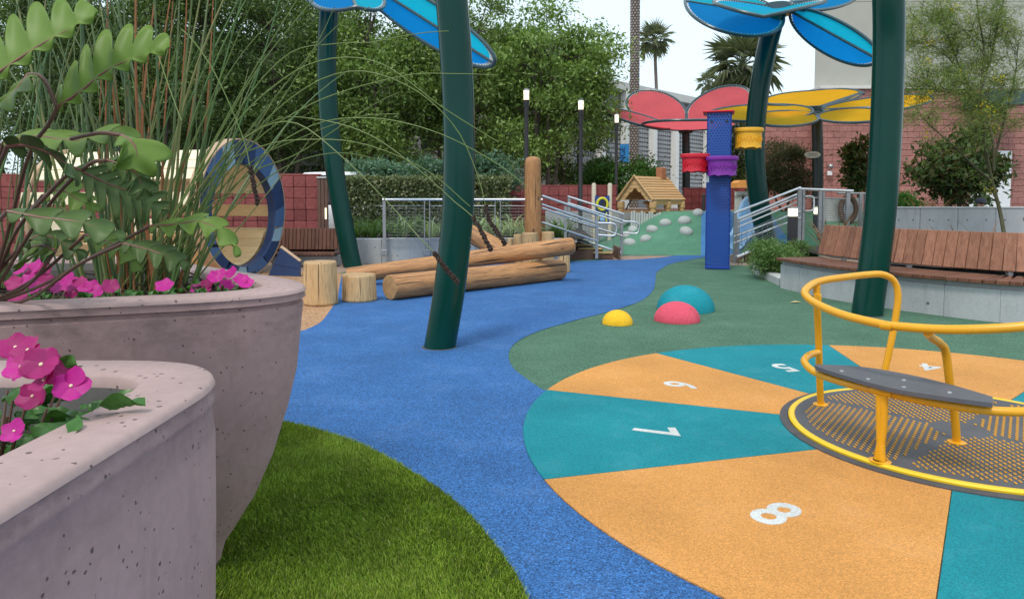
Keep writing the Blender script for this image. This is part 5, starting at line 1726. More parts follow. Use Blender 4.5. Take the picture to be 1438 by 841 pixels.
# ------------------------------------------------------------------ trees and shrubs
def tree(name, label, cat, base, crown_c, crown_r, nclump, nleaf, leaf, mat, seed, trunk_r=.12, clump_r=.55, nstem=3, group=None, bark=None, width=.42, shell=.55, up=.4, zmin=None, extra=None, down=0.0):
    rg = np.random.default_rng(seed); rp_ = random.Random(seed)
    base = Vector(base); cc = Vector(crown_c); cr_ = Vector(crown_r)
    t = thing(name, label, cat, base, group)
    cl = []
    while len(cl) < nclump:
        v = rg.normal(size=3); v /= np.linalg.norm(v)
        rad = shell + (1 - shell) * rg.random() ** .5
        p = np.array(cc) + v * np.array(cr_) * rad * (1 + .12 * math.sin(5 * v[0] + seed) + .1 * math.sin(7 * v[2] + seed * 2))
        if zmin is not None and p[2] < zmin: continue
        cl.append(p)
    if extra: cl += [np.array(P(*e)) for e in extra]
    tb = MB()
    stems = []
    for s in range(nstem):
        a = 2 * PI * s / nstem + rp_.uniform(0, 1)
        sp = .22 if nstem > 1 else 0
        tip = cc + Vector((math.cos(a) * cr_.x * .35 * (nstem > 1), math.sin(a) * cr_.y * .35 * (nstem > 1), cr_.z * .35))
        b0 = base + Vector((math.cos(a) * trunk_r * (nstem > 1), math.sin(a) * trunk_r * (nstem > 1), -.02))
        m1 = b0.lerp(tip, .35) + Vector((rp_.uniform(-.2, .2), rp_.uniform(-.2, .2), 0)); m2 = b0.lerp(tip, .7) + Vector((rp_.uniform(-.3, .3), rp_.uniform(-.3, .3), 0))
        pts = spline([b0, m1, m2, tip], 5)
        rr = [trunk_r * (1 - .75 * i / (len(pts) - 1)) / (nstem ** .4) for i in range(len(pts))]
        tb.tube(pts, rr, 8); stems.append(pts)
    for p in cl[:90]:
        p = Vector(p)
        st_ = min(stems, key=lambda q: min((x - p).length for x in q[4:]))
        cand = [x for x in st_[3:] if x.z < p.z - .1] or st_[3:5]
        j = min(cand, key=lambda x: (x - p).length)
        mid_ = j.lerp(p, .55) + Vector((0, 0, -.06))
        tb.tube([j, mid_, p], [trunk_r * .22, trunk_r * .13, trunk_r * .05], 5, cap=False)
    part("trunk", tb, bark or M_bark, t)
    cla = np.array(cl)
    idx = rg.integers(0, len(cla), nleaf)
    sc = np.array([clump_r, clump_r, clump_r * .55]) * rg.uniform(.55, 1.15, len(cla))[idx][:, None]
    off = rg.normal(size=(nleaf, 3)) * .55 * sc
    pos = cla[idx] + off
    if zmin is not None: pos[:, 2] = np.maximum(pos[:, 2], zmin - .1 + rg.random(nleaf) * .3)
    sz = rg.uniform(.6, 1.25, nleaf) * leaf
    q = leaf_quads(pos, sz, rg, width, up, .1, down=down) - np.array(base)
    part("crown", np_mesh("crown", q, nleaf, mat), None, t)
    return t
TG = "leafy trees behind the hedge"
def ptree(label, px, d, ytop, ybot, wpx, mat, seed, nleaf, base_y=None, ncl=70, leaf=.155, **kw):
    s = d / FPX
    zt, zb = P(px, ytop, d).z, P(px, ybot, d).z
    x = P(px, 200, d).x
    return tree("leafy_tree", label, "tree", (x, d, 0.0), (x, d, (zt + zb) / 2), (wpx / 2 * s, wpx / 2 * s * .8, (zt - zb) / 2), ncl, nleaf, leaf, mat, seed, group=TG, **kw)
ptree("bright green multi-stemmed tree behind the middle lamp post, its edge against the sky", 765, 23, 12, 232, 165, M_tree, 3, 24000, ncl=105, clump_r=.7, nstem=4, trunk_r=.16, extra=[(842, 50, 23), (848, 92, 23), (828, 45, 23), (838, 112, 23), (864, 66, 23), (822, 150, 23), (818, 190, 23), (830, 128, 23)])
ptree("dense green tree directly behind the nearest thick green post", 640, 24, -30, 225, 185, M_tree, 5, 23000, ncl=95, clump_r=.75, nstem=3, trunk_r=.16)
ptree("green tree between the two left green poles", 535, 23, -15, 235, 170, M_tree, 7, 24000, ncl=95, clump_r=.75, nstem=3, trunk_r=.15)
ptree("dark green tree behind the tiled tunnel ring", 405, 24, -40, 228, 190, M_tree2, 9, 26000, ncl=105, clump_r=.8, nstem=3, trunk_r=.17)
ptree("dark tree behind the reeds and tunnel slats", 250, 23, -60, 240, 200, M_tree2, 11, 26000, ncl=105, clump_r=.8, nstem=3, trunk_r=.17)
ptree("dark leafy tree at the far left behind the purple-stalked plant", 90, 23, -60, 250, 210, M_tree2, 13, 24000, ncl=100, clump_r=.85, nstem=2, trunk_r=.17)
ptree("shaded tree farther back between the near post and first lamp post", 700, 29, 40, 255, 190, M_tree2, 15, 26000, ncl=110, clump_r=.95, nstem=3, leaf=.16)
ptree("shaded tree farther back between the left green poles", 470, 30, 20, 235, 200, M_tree2, 17, 24000, ncl=100, clump_r=1.0, nstem=3, leaf=.16)
ptree("shaded tree farther back behind the stair rails", 800, 30, 110, 268, 120, M_tree2, 19, 17000, ncl=70, clump_r=.8, nstem=2, leaf=.15)
ptree("small dark tree behind the blue tower and red bucket", 1026, 28, 160, 290, 48, M_tree2, 21, 6000, ncl=34, clump_r=.55, nstem=2)
ptree("deep green tree far behind the reeds at the upper left", 165, 31, -70, 235, 230, M_tree2, 23, 26000, ncl=110, clump_r=1.1, nstem=2, leaf=.18)
ptree("deep green tree far behind the tunnel ring", 330, 31, -60, 235, 210, M_tree2, 25, 26000, ncl=110, clump_r=1.1, nstem=2, leaf=.18)
ptree("deep green tree far behind the plant at the left edge", 20, 31, -70, 240, 200, M_tree2, 27, 22000, ncl=100, clump_r=1.1, nstem=2, leaf=.18)
BG = "low shrubs around the beds"
def shrub(label, px, d, ytop, ybot, wpx, mat, seed, nleaf, leaf=.1, ncl=30, clump_r=.3, cat="shrub", name="shrub", base_z=.4, **kw):
    s = d / FPX
    zt, zb = P(px, ytop, d).z, P(px, ybot, d).z
    x = P(px, 250, d).x
    return tree(name, label, cat, (x, d, base_z), (x, d, (zt + zb) / 2), (wpx / 2 * s, wpx / 2 * s, (zt - zb) / 2), ncl, nleaf, leaf, mat, seed, trunk_r=.045, clump_r=clump_r, nstem=2, group=BG, **kw)
shrub("rounded green bush between the lamp post and the playhouse roof", 880, 24, 226, 275, 84, M_bush, 31, 7000, .12, 34, .42, base_z=.3)
shrub("green bush left of the farthest lamp post under the grey office block", 842, 25, 228, 280, 50, M_bush, 32, 5000, .12, 25, .4, base_z=.3)
shrub("blue-green shrub above the hedge beside the leftmost green pole", 530, 19, 228, 262, 75, M_shrub, 33, 5000, .12, 26, .35)
shrub("blue-green shrub above the hedge near the middle of the rail", 600, 19.5, 224, 262, 70, M_shrub, 34, 5000, .12, 26, .35)
shrub("blue-green shrub above the hedge right of the nearest green post", 690, 20, 222, 262, 70, M_shrub, 35, 4200, .12, 22, .35)
shrub("dark olive feathery shrub in front of the pink wall, left of the yellow canopy's post", 1101, 19.5, 196, 290, 62, M_olive, 36, 13000, .12, 60, .32, width=.16, shell=.25, up=0, down=.2, base_z=.9)
shrub("slender magnolia with bronze leaves left of the right green post", 1204, 19, 184, 272, 36, M_magn, 37, 2600, .17, 34, .24, shell=.2, base_z=.8)
shrub("wide magnolia with bronze leaves above the concrete wall at the right", 1348, 16.5, 190, 290, 100, M_magn, 38, 7500, .17, 64, .35, shell=.3, base_z=.6)
shrub("small bright green bush behind the concrete wall by the right green post", 1274, 15, 272, 296, 34, M_bush, 39, 2400, .07, 16, .16, base_z=.6)
shrub("fine-leaved green shrub at the left end of the right bench", 1090, 11.2, 336, 384, 60, M_grassclump, 40, 9500, .085, 44, .20, width=.16, base_z=.06, shell=.3)
shrub("taller green shrub beside the bollard behind the bench's curbed bed", 1122, 11.9, 340, 378, 40, M_grassclump, 41, 4200, .08, 24, .15, width=.2, base_z=.06, shell=.3)
shrub("low reddish sprig between the green shrubs by the bollard", 1116, 11.6, 345, 366, 24, M_magn, 42, 900, .06, 10, .10, width=.25, base_z=.06)

# clipped hedge behind the guardrail
hx0, hx1, hy0, hy1 = P(484, 250, 17).x, P(716, 250, 17).x, 16.9, 17.9
hz1 = P(0, 250.5, 17).z
hg = thing("clipped_hedge", "long clipped hedge of small variegated leaves behind the guardrail", "hedge", ((hx0 + hx1) / 2, 17.4, .44))
rg = np.random.default_rng(50)
nh = 26000
u, v, w = rg.random(nh), rg.random(nh), rg.random(nh)
face = rg.random(nh)
pos = np.stack([hx0 + (hx1 - hx0) * u, np.where(face < .7, hy0 + .25 * w ** 2, hy0 + (hy1 - hy0) * w), np.where(face < .7, .44 + (hz1 - .44) * v, hz1 - .16 * v ** 2)], 1)
pos += rg.normal(size=pos.shape) * .03
q = leaf_quads(pos, rg.uniform(.05, .105, nh), rg, .6, .3, .1)
part("leaves", np_mesh("leaves", q - np.array(chain(hg)), nh, M_hedge), None, hg)
hb = MB()
for i in range(26):
    x = hx0 + (hx1 - hx0) * (i + .5) / 26
    hb.tube([(x, 17.4, .42), (x + rnd.uniform(-.1, .1), 17.4, 1.0), (x + rnd.uniform(-.2, .2), 17.4, hz1 - .2)], [.03, .02, .01], 5)
part("stems", hb, M_bark, hg)

# strap-leaved clumps: base meshes shared, copied one by one
def strap_clump(seed, n, L, w, mat, droop, spread):
    rp_ = random.Random(seed); mb = MB()
    for i in range(n):
        a = rp_.uniform(0, 2 * PI); l = L * rp_.uniform(.6, 1.1); tilt = spread * rp_.uniform(.15, 1.0)
        d = Vector((math.cos(a), math.sin(a), 0)); s = Vector((-d.y, d.x, 0)) * w * rp_.uniform(.7, 1.1)
        rows = []
        for k in range(6):
            f = k / 5
            th = tilt + droop * f * f
            p = d * (l * f * math.sin(th) + .03) + Vector((0, 0, l * f * math.cos(th * .9)))
            ww = (1 - f ** 2.2) * .9 + .1 if f < 1 else .06
            rows.append([p - s * ww, p - Vector((0, 0, w * .35 * ww)) , p + s * ww])
        mb.grid(rows)
    me = mb.mesh("leaves"); me.materials.append(mat)
    return me
def clump_row(name, cat, group, items, meshes):
    for i, (label, p, rz, s) in enumerate(items):
        t = thing(name, label, cat, p, group, rz)
        t.scale = (s, s, s)
        placed("leaves", meshes[i % len(meshes)], t, Matrix.Identity(4))
pale = [strap_clump(60 + i, 34, .62, .014, M_agave, .9, .8) for i in range(3)]
items = []
for i, px in enumerate((606, 622, 671, 686, 702, 718, 735, 566)):
    d = 14.6 + .5 * (i % 2)
    p = P(px, 330, d); p.z = .43
    where = ("just right of the guardrail's second post", "a little farther right of the guardrail's second post", "first to the right of the nearest green post", "second to the right of the nearest green post", "at the guardrail's third post", "just right of the guardrail's third post", "just left of the tall wooden post", "left of the guardrail's second post")[i]
    items.append(("pale striped strap-leaved clump in the bed " + where, p, i * .9, 1.15 + .14 * (i % 3)))
clump_row("striped_clump", "plant", "pale striped clumps behind the guardrail", items, pale)
gcl = [strap_clump(70 + i, 40, .62, .012, M_grassclump, .8, .7) for i in range(2)]
items = []
for i, px in enumerate((500, 512, 524, 538, 556, 580, 772, 782, 792)):
    d = 14.7 + .6 * (i % 2)
    p = P(px, 330, d); p.z = .43
    where = ("just right of the leftmost green pole", "second from the leftmost green pole", "third from the leftmost green pole, before the rail's first post", "right behind the guardrail's first post", "between the guardrail's first and second posts, left one", "between the guardrail's first and second posts, right one", "just right of the tall wooden post", "in front of the red wall, second right of the wooden post", "in front of the red wall beside the front stair rail's upper post")[i]
    items.append(("green strap-leaved clump " + where, p, i * 1.1, .95 + .15 * (i % 3)))
clump_row("green_clump", "plant", "green clumps behind the guardrail", items, gcl)
fl = [strap_clump(80 + i, 12, .80, .017, M_flax, .35, .55) for i in range(4)]
items = []
for i, (px, d, s, lab) in enumerate(((1160, 11.2, .95, "bronze flax plant behind the left end of the right bench's backrest"), (1172, 11.5, 1.05, "bronze flax plant second from the left behind the right bench"), (1196, 11.0, .8, "bronze flax plant just left of the right green post behind the bench"),
          (1206, 11.3, .8, "bronze flax plant half hidden by the right green post"), (1280, 10.2, .62, "small bronze flax plant right of the right green post, behind the bench"), (1299, 10.0, .66, "bronze flax plant in front of the pale concrete wall's second panel"), (1325, 9.8, .78, "upright bronze flax plant in front of the concrete wall's middle"),
          (1342, 9.7, .75, "bronze flax plant right of the upright one behind the bench"), (1368, 9.4, .72, "bronze flax plant near the person behind the wall"), (1385, 9.2, .85, "rightmost bronze flax plant with a broad red leaf"), (1312, 9.9, .7, "bronze flax plant between two larger ones before the concrete wall"))):
    p = P(px, 330, d); p.z = .38
    items.append((lab, p, i * 1.3, s))
clump_row("flax_plant", "plant", "bronze flax plants behind the right bench", items, fl)
items = []
for i, (px, d) in enumerate(((1309, 14.2), (1318, 14.4), (1290, 14.3))):
    p = P(px, 300, d); p.z = .85
    items.append((("bronze flax tips over the concrete wall, middle of three", "bronze flax tips over the concrete wall, nearest the wide magnolia", "bronze flax tips over the concrete wall, next to the small green bush")[i], p, i * 1.7, .75))
clump_row("flax_plant", "plant", "flax behind the concrete wall", items, fl)

# ------------------------------------------------------------------ palms
def frond_mesh(seed, L, n, mat, droop):
    rp_ = random.Random(seed); mb = MB()
    mb.tube([(0, 0, 0), (L * .28, 0, L * .03), (L * .5, 0, 0)], [.03, .022, .012], 5)
    c = Vector((L * .5, 0, 0))
    for i in range(n):
        a = R(-115 + 230 * (i + .5) / n)
        l = L * .55 * (1 - .25 * abs(a) / 2) * rp_.uniform(.85, 1.1)
        d = Vector((math.cos(a), math.sin(a), 0)); s = Vector((-d.y, d.x, 0)) * L * .032
        dz = -l * droop
        mb.add([c, c + d * l * .5 - s + Vector((0, 0, dz * .2)), c + d * l + Vector((0, 0, dz * rp_.uniform(.7, 1.3))), c + d * l * .5 + s + Vector((0, 0, dz * .2))], [[0, 1, 2], [0, 2, 3]])
    me = mb.mesh("frond"); me.materials.append(mat); return me
def palm(label, px, d, ycrown, wtrunk, rcrown, n, seed, ybase=300, crown=True, L=None, lean=0):
    s = d / FPX
    top = P(px, ycrown, d); x0 = P(px + lean, 300, d).x
    t = thing("palm_tree", label, "palm tree", (x0, d, 0), "tall palms beyond the play yard")
    r = wtrunk / 2 * s
    m = 46
    prof = [Vector((x0 + (top.x - x0) * i / m, d, top.z * i / m)) for i in range(m + 1)]
    part("trunk", MB().tube(prof, [r * (1.12 - .2 * i / m) for i in range(m + 1)], 14), M_palmtrunk, t, sharp=80)
    if wtrunk > 8:
        bt_ = MB()
        rp_ = random.Random(seed)
        pit = r * .62
        for i in range(int(top.z / pit)):
            for k in range(9):
                a = 2 * PI * (k + .5 * (i % 2)) / 9
                z = i * pit; f = z / top.z
                c = Vector((x0 + (top.x - x0) * f + r * 1.06 * math.cos(a), d + r * 1.06 * math.sin(a), z))
                q = Matrix.Rotation(a, 3, 'Z') @ Matrix.Rotation(R(45), 3, 'X')
                bt_.box(c, (r * .22, pit * .62, pit * .62), q)
        part("leaf_bases", bt_, M_barkpale, t, kind='stuff')
    if crown:
        rp_ = random.Random(seed)
        L = L or rcrown * s
        ms = [frond_mesh(seed + k, L, 15, M_palm, dr) for k, dr in enumerate((.15, .4, .75))]
        for i in range(n):
            a = i * 2.39996
            el = R(78 - 125 * (i / n) ** 1.0 + rp_.uniform(-8, 8))
            M = Matrix.Translation(top - t.location) @ Matrix.Rotation(a, 4, 'Z') @ Matrix.Rotation(-el, 4, 'Y') @ Matrix.Rotation(rp_.uniform(-.5, .5), 4, 'X') @ Matrix.Scale(rp_.uniform(.8, 1.08), 4)
            placed("frond", ms[0 if i < n * .35 else (1 if i < n * .7 else 2)], t, M)
    return t
def palm_bark():
    t = NT("palm_trunk")
    co = t.coord()
    n = t.noise(co, 5, 4)
    c = t.ramp(n, [(.3, (.10, .075, .06)), (.7, (.17, .135, .115))])
    t.bump(n, .6, .05)
    return t.out(c, .95)
M_palmtrunk = palm_bark()
palm("thick palm trunk with diamond bark rising out of the picture left of the small palm", 893, 38, -160, 11.5, 70, 30, 1, lean=-3)
palm("slender tall palm with a round tuft of fronds against the sky", 919, 62, 56, 4.6, 30, 40, 2, lean=10)
palm("broad fan palm behind the red canopy and the green pole", 1043, 42, 92, 8, 58, 46, 3)
palm("small distant palm left of the broad fan palm", 995, 55, 117, 3.5, 22, 24, 4)

# ------------------------------------------------------------------ palo verde at the right edge
pv0 = P(1398, 290, 12.0); pv0.z = .4
pv = thing("palo_verde", "wispy palo verde with thin green branches and yellow blossom at the right edge", "tree", pv0)
rp_ = random.Random(77)
tw_ = MB(); tips = []
def grow(p, d, l, r, lev):
    n_ = 5
    pts = [p]
    for i in range(n_):
        d = (d + Vector((rp_.uniform(-.22, .22), rp_.uniform(-.22, .22), rp_.uniform(-.12, .16) - .05 * (lev > 1)))).normalized()
        p = p + d * l / n_
        pts.append(p)
        if lev < 4 and i >= 1:
            for _ in range(1 if rp_.random() < .72 else 2):
                nd = (d + Vector((rp_.uniform(-1, 1), rp_.uniform(-1, 1), rp_.uniform(-.5, .7))) * .8).normalized()
                grow(p, nd, l * rp_.uniform(.45, .68), r * .5, lev + 1)
    tw_.tube(pts, [r * (1 - .6 * i / n_) for i in range(n_ + 1)], 5 if lev < 2 else 4, cap=False)
    if lev >= 2: tips.extend(pts[1:])
limbs = [([(1414, 356), (1405, 300), (1393, 255), (1382, 198), (1380, 163), (1378, 123), (1382, 73), (1375, 27), (1368, -30)], .034),
         ([(1394, 256), (1368, 234), (1339, 205), (1307, 177), (1284, 150)], .020),
         ([(1396, 240), (1394, 195), (1384, 165), (1371, 138), (1350, 100), (1335, 60), (1325, 25)], .020),
         ([(1380, 160), (1360, 118), (1330, 80), (1300, 60), (1280, 62)], .015),
         ([(1378, 120), (1392, 80), (1400, 40), (1412, -10)], .018),
         ([(1366, 130), (1330, 130), (1300, 120), (1278, 130)], .010),
         ([(1382, 75), (1350, 40), (1320, 30), (1290, 36)], .012),
         ([(1400, 210), (1412, 160), (1425, 110), (1430, 60)], .018)]
for k_, (px, r) in enumerate(limbs):
    pts = resample(spline([P(x, y, 12.0 + .25 * math.sin(k_ * 2 + i)) for i, (x, y) in enumerate(px)], 6), 34)
    tw_.tube(pts, [r * (1 - .72 * i / 33) for i in range(34)], 6, cap=False)
    for i in range(7 if k_ < 3 else 3, 34):
        if pts[i].z < 1.25 + .09 * 12 and rp_.random() < .75: continue
        for _ in range(2 if k_ else 1):
            d = (Vector((rp_.uniform(-1, .45), rp_.uniform(-.6, .6), rp_.uniform(-.35, .8)))).normalized()
            grow(pts[i], d, rp_.uniform(.22, .5), .0045, 3)
part("branches", tw_, M_paloback, pv)
rg = np.random.default_rng(78)
tp_ = np.array([tuple(p) for p in tips])
nl = 36000
idx = rg.integers(0, len(tp_), nl)
pos = tp_[idx] + rg.normal(size=(nl, 3)) * .06
q = leaf_quads(pos, rg.uniform(.04, .10, nl), rg, .11, .1, .02) - np.array(chain(pv))
part("crown", np_mesh("crown", q, nl, M_palo), None, pv)
nb = 40
cs = tp_[rg.integers(0, len(tp_), nb)]
n2 = nb * 26
pos = np.repeat(cs, 26, 0) + rg.normal(size=(n2, 3)) * .045
q = leaf_quads(pos, rg.uniform(.018, .034, n2), rg, .8, .3, .1) - np.array(chain(pv))
part("blossom", np_mesh("blossom", q, n2, M_bloom), None, pv)

# ------------------------------------------------------------------ reeds in the large planter
def culm_mesh(seed, bend):
    rp_ = random.Random(seed)
    pts = []
    w1, w2 = rp_.uniform(-.03, .03), rp_.uniform(-.03, .03)
    for i in range(11):
        f = i / 10
        pts.append((bend * f ** 2.2 + w1 * math.sin(3 * f), w2 * math.sin(4 * f), f * (1 - .25 * bend * bend * f)))
    me = MB().tube(pts, [.0052 * (1 - .75 * i / 10) for i in range(11)], 5, cap=False).mesh("stem")
    me.materials.append(M_reed)
    return me
culms = [culm_mesh(i, b_) for i, b_ in enumerate((.02, .05, .08, .12, .03, .18, .06, .25, .1, .35))]
RB = Vector((-1.38, 2.59, .895))
reed = thing("reed_clump", "tall clump of green rush stems arching out of the large concrete planter", "reeds", RB)
rp_ = random.Random(90)
rusts = []
for m in culms[:5:2]:
    m2 = m.copy(); m2.materials.clear(); m2.materials.append(M_rust); rusts.append(m2)
for i in range(92):
    a = rp_.uniform(0, 2 * PI); rr2 = .19 * math.sqrt(rp_.random())
    out_ = rp_.gauss(0, 1)
    base = Vector((rr2 * math.cos(a) * 1.15, rr2 * math.sin(a), 0))
    side = base.x * .9 + (abs(rp_.gauss(0, .34)) if rp_.random() < .2 else rp_.gauss(-.03, .10))
    tilt = Matrix.Rotation(side, 4, 'Y') @ Matrix.Rotation(-base.y * .6 + rp_.gauss(0, .10), 4, 'X')
    h_ = rp_.uniform(.62, 1.45)
    M = Matrix.Translation(base) @ tilt @ Matrix.Rotation(rp_.uniform(0, 2 * PI), 4, 'Z') @ Matrix.Diagonal((h_, h_, h_, 1)) @ Matrix.Diagonal((1, 1, 1, 1))
    wsc = rp_.uniform(.75, 1.3) / h_ * 1.05
    me = culms[rp_.choice((0, 0, 1, 1, 2, 2, 3, 4, 4, 6, 6, 8, 5, 7, 9))]
    if abs(side) < .12 and rp_.random() < .35: me = rp_.choice(rusts)
    placed("stem", me, reed, M)
reed2 = thing("reed_clump", "second thinner rush clump farther left in the large planter, behind the purple-stalked leaves", "reeds", Vector((-1.95, 2.72, .895)))
for i in range(34):
    a = rp_.uniform(0, 2 * PI); rr2 = .2 * math.sqrt(rp_.random())
    base = Vector((rr2 * math.cos(a) * 1.3, rr2 * math.sin(a), 0))
    M = Matrix.Translation(base) @ Matrix.Rotation(base.x * .7 + rp_.gauss(.08, .2), 4, 'Y') @ Matrix.Rotation(-base.y * .6 + rp_.gauss(0, .1), 4, 'X') @ Matrix.Rotation(rp_.uniform(0, 6.28), 4, 'Z') @ Matrix.Scale(rp_.uniform(.66, 1.4), 4)
    placed("stem", culms[rp_.randrange(9)], reed2, M)
dead = MB()
for i in range(60):
    a = rp_.uniform(0, 6.28); r0 = .27 * math.sqrt(rp_.random())
    p = RB + Vector((r0 * math.cos(a) * 1.3, r0 * math.sin(a), .01))
    d = Vector((rp_.uniform(-1, 1), rp_.uniform(-1, 1), rp_.uniform(0, .5))) * .13
    dead.tube([p, p + d * .5 + Vector((0, 0, .02)), p + d], .003, 4)
part("dead_stems", dead, M_soil, reed, kind='stuff')
# long arching stems with dark seed heads, measured one by one
def seed_head(pts, parent):
    mb = MB()
    rs = resample(pts, 22)
    for i, p in enumerate(rs):
        for k in range(3):
            d = Vector((rp_.uniform(-1, 1), rp_.uniform(-1, 1), rp_.uniform(-1, 1))) * .005
            mb.box(p + d * .6, (.007, .005, .012), Matrix.Rotation(rp_.uniform(0, 3), 3, (rp_.random(), rp_.random(), 1)))
    return part("seed_head", mb, M_seed, parent)
arcs = [
    ([(232, 402), (300, 240), (380, 172), (445, 168), (520, 190), (590, 240), (640, 285), (663, 303), (676, 326), (689, 351)], 2.75, .75),
    ([(240, 400), (330, 220), (420, 130), (500, 100), (580, 125), (640, 180), (672, 250), (686, 306), (697, 325), (709, 342)], 2.8, .75),
    ([(215, 402), (290, 250), (350, 190), (412, 172), (480, 220), (550, 290), (590, 335), (604, 348), (622, 372), (643, 397)], 2.6, .76),
    ([(250, 400), (340, 250), (430, 180), (520, 166), (610, 185), (690, 225), (740, 262)], 2.9, None),
    ([(228, 402), (310, 200), (400, 110), (470, 82), (540, 92), (620, 150), (700, 200)], 2.9, None),
    ([(245, 400), (330, 230), (430, 150), (560, 108), (640, 104), (700, 106)], 3.1, None),
    ([(220, 402), (320, 180), (400, 80), (470, 62), (520, 60), (560, 52), (600, 46), (630, 44)], 2.9, None),
    ([(235, 400), (300, 250), (370, 205), (450, 196), (520, 205), (600, 240), (660, 290)], 3.0, None),
    ([(225, 402), (290, 220), (360, 100), (440, 0), (470, -30)], 2.9, None),
    ([(238, 402), (320, 230), (400, 120), (470, 40), (520, 10)], 3.0, None),
    ([(210, 402), (270, 200), (330, 90), (400, 10), (450, -30)], 2.8, None),
    ([(248, 400), (330, 290), (400, 235), (470, 215), (540, 225)], 3.2, None),
    ([(230, 402), (280, 300), (350, 230), (420, 195), (500, 165), (560, 160)], 3.1, None),
    ([(222, 402), (260, 330), (300, 285), (352, 268)], 2.9, None),
    ([(200, 402), (210, 200), (250, 60), (260, 46), (300, 100), (340, 190), (352, 240), (362, 285)], 2.8, .75),
    ([(180, 404), (150, 200), (160, 70), (200, 45), (215, 60), (240, 130), (255, 170)], 2.7, None),
    ([(232, 402), (310, 180), (380, 60), (430, -20)], 3.0, None), ([(226, 402), (330, 260), (420, 215), (520, 150), (560, 130)], 3.0, None),
    ([(218, 402), (265, 220), (330, 60), (360, -10)], 2.9, None), ([(242, 400), (350, 210), (440, 70), (470, 10)], 3.0, None),
]
for px, d, sf in arcs:
    n_ = len(px)
    d *= .83
    b0 = RB + Vector(((px[0][0] - 225) * .0025, rp_.uniform(-.1, .1), 0))
    ctrl = [b0] + [P(x, y, b0.y + (d - b0.y) * (i + 1) / (n_ - 1)) for i, (x, y) in enumerate(px[1:])]
    sp2 = resample(spline(ctrl, 8), 40)
    o = part("arching_stem", MB().tube(sp2, [.0034 * (1 - .6 * i / 39) for i in range(40)], 5, cap=False), M_arc, reed)
    if sf: seed_head(sp2[36 if sf > .74 else 37:], o)

# ------------------------------------------------------------------ philodendron with deeply lobed leaves
def lobed_leaf(ctrl, width, sidev, lobes, parent, mat, cup=.10, ruffle=.007, stalk=None, floor=.17, seed=0, neg=1.0, swp=.62):
    """Leaf blade with finger lobes along a curved midrib given by control points (base to tip)."""
    rp2 = random.Random(seed)
    mid_ = resample(spline(ctrl, 10), 97)
    rows = []
    S = 6
    for i, p in enumerate(mid_):
        f = i / 96
        d = (mid_[min(96, i + 1)] - mid_[max(0, i - 1)]).normalized()
        s = (sidev - d * sidev.dot(d)).normalized(); up = s.cross(d)
        env = width * (math.sin(PI * min(1, f * .93 + .07)) ** .55) * (1 - .25 * f)
        ph = f * lobes
        lob = abs(math.cos(PI * ph))
        wv = env * (floor + (1 - floor) * (lob ** .9))
        row = []
        for k in range(-S, S + 1):
            q = k / S
            aq = abs(q)
            wq = wv * (neg if q < 0 else 1.0)
            sweep = d * (aq ** 1.3) * wq * swp
            wob = ruffle * math.sin(ph * 2 * PI + (1 if q > 0 else 2)) * aq
            row.append(p + s * q * wq + sweep + up * (cup * aq * aq * wq + wob))
        rows.append(row)
    mb = MB().grid(rows)
    o = part("leaf", mb, mat, parent, sharp=80)
    so = o.modifiers.new("thickness", 'SOLIDIFY'); so.thickness = .0016; so.offset = -1
    part("midrib", MB().tube([q_ for q_ in mid_[:93:3]], [.0045 * (1 - .8 * j / 31) for j in range(31)], 6), M_midrib, o)
    vn = MB()
    for j in range(1, int(lobes) + 1):
        i = min(95, int(round(j / lobes * 96)))
        for sg_ in (1, -1):
            if sg_ < 0 and neg < .5: continue
            ps = [Vector(rows[i][S + sg_ * k]) for k in range(0, S)]
            vn.tube(ps, [.0016 * (1 - .7 * k / S) for k in range(S)], 5, cap=False)
    if vn.v: part("veins", vn, M_vein, o)
    if stalk:
        part("stalk", MB().tube(spline(stalk + [mid_[0]], 8), .0046, 8), M_stalk, o)
    return o
phl = thing("philodendron", "large plant with deeply lobed glossy leaves on purple stalks at the left edge", "plant", Vector((-1.55, 2.10, .90)))
def lv(px, d0, d1, width, side, lobes, mat, stalk=None, **kw):
    n_ = len(px)
    ctrl = [P(x, y, d0 + (d1 - d0) * i / (n_ - 1)) for i, (x, y) in enumerate(px)]
    st_ = [P(*s) for s in stalk] if stalk else None
    return lobed_leaf(ctrl, width, Vector(side).normalized(), lobes, phl, mat, stalk=st_, **kw)
root = (-20, 430, 2.05)
# big upright-lobed leaf: midrib from the stalk's end up to the right
lv([(80, 152), (115, 128), (150, 100), (195, 80), (240, 68)], 1.62, 1.60, .125, (-.45, .30, .85), 6.5, M_philo, [root, (10, 330, 1.85), (40, 220, 1.68), (68, 175, 1.63)], cup=.1, seed=1, floor=.26, neg=.2, swp=.3)
lv([(-30, 122), (20, 88), (60, 62), (100, 40), (140, 18)], 1.50, 1.55, .14, (-.45, .3, .85), 5.5, M_philo, [root, (-60, 250, 1.6), (-45, 160, 1.52)], seed=2, floor=.30, neg=.15, swp=.25)
lv([(5, 200), (50, 192), (110, 198), (160, 185), (205, 205)], 1.75, 1.72, .062, (-.1, .75, .55), 6, M_philo, [root, (-20, 300, 1.85)], seed=3)
lv([(10, 205), (40, 205), (75, 218), (98, 236), (106, 258)], 1.5, 1.45, .055, (.1, .6, -.6), 3.5, M_philo2, [root, (-15, 280, 1.7)], seed=4)
lv([(105, 236), (150, 258), (195, 275), (232, 300)], 1.65, 1.75, .08, (.35, .6, .55), 8, M_philo2, [root, (20, 330, 1.9), (70, 270, 1.7)], seed=5)
lv([(210, 318), (245, 316), (280, 312), (310, 325), (336, 358)], 1.72, 1.65, .045, (.0, .75, .55), 5, M_philo, [root, (60, 400, 1.95), (140, 355, 1.8)], seed=6)
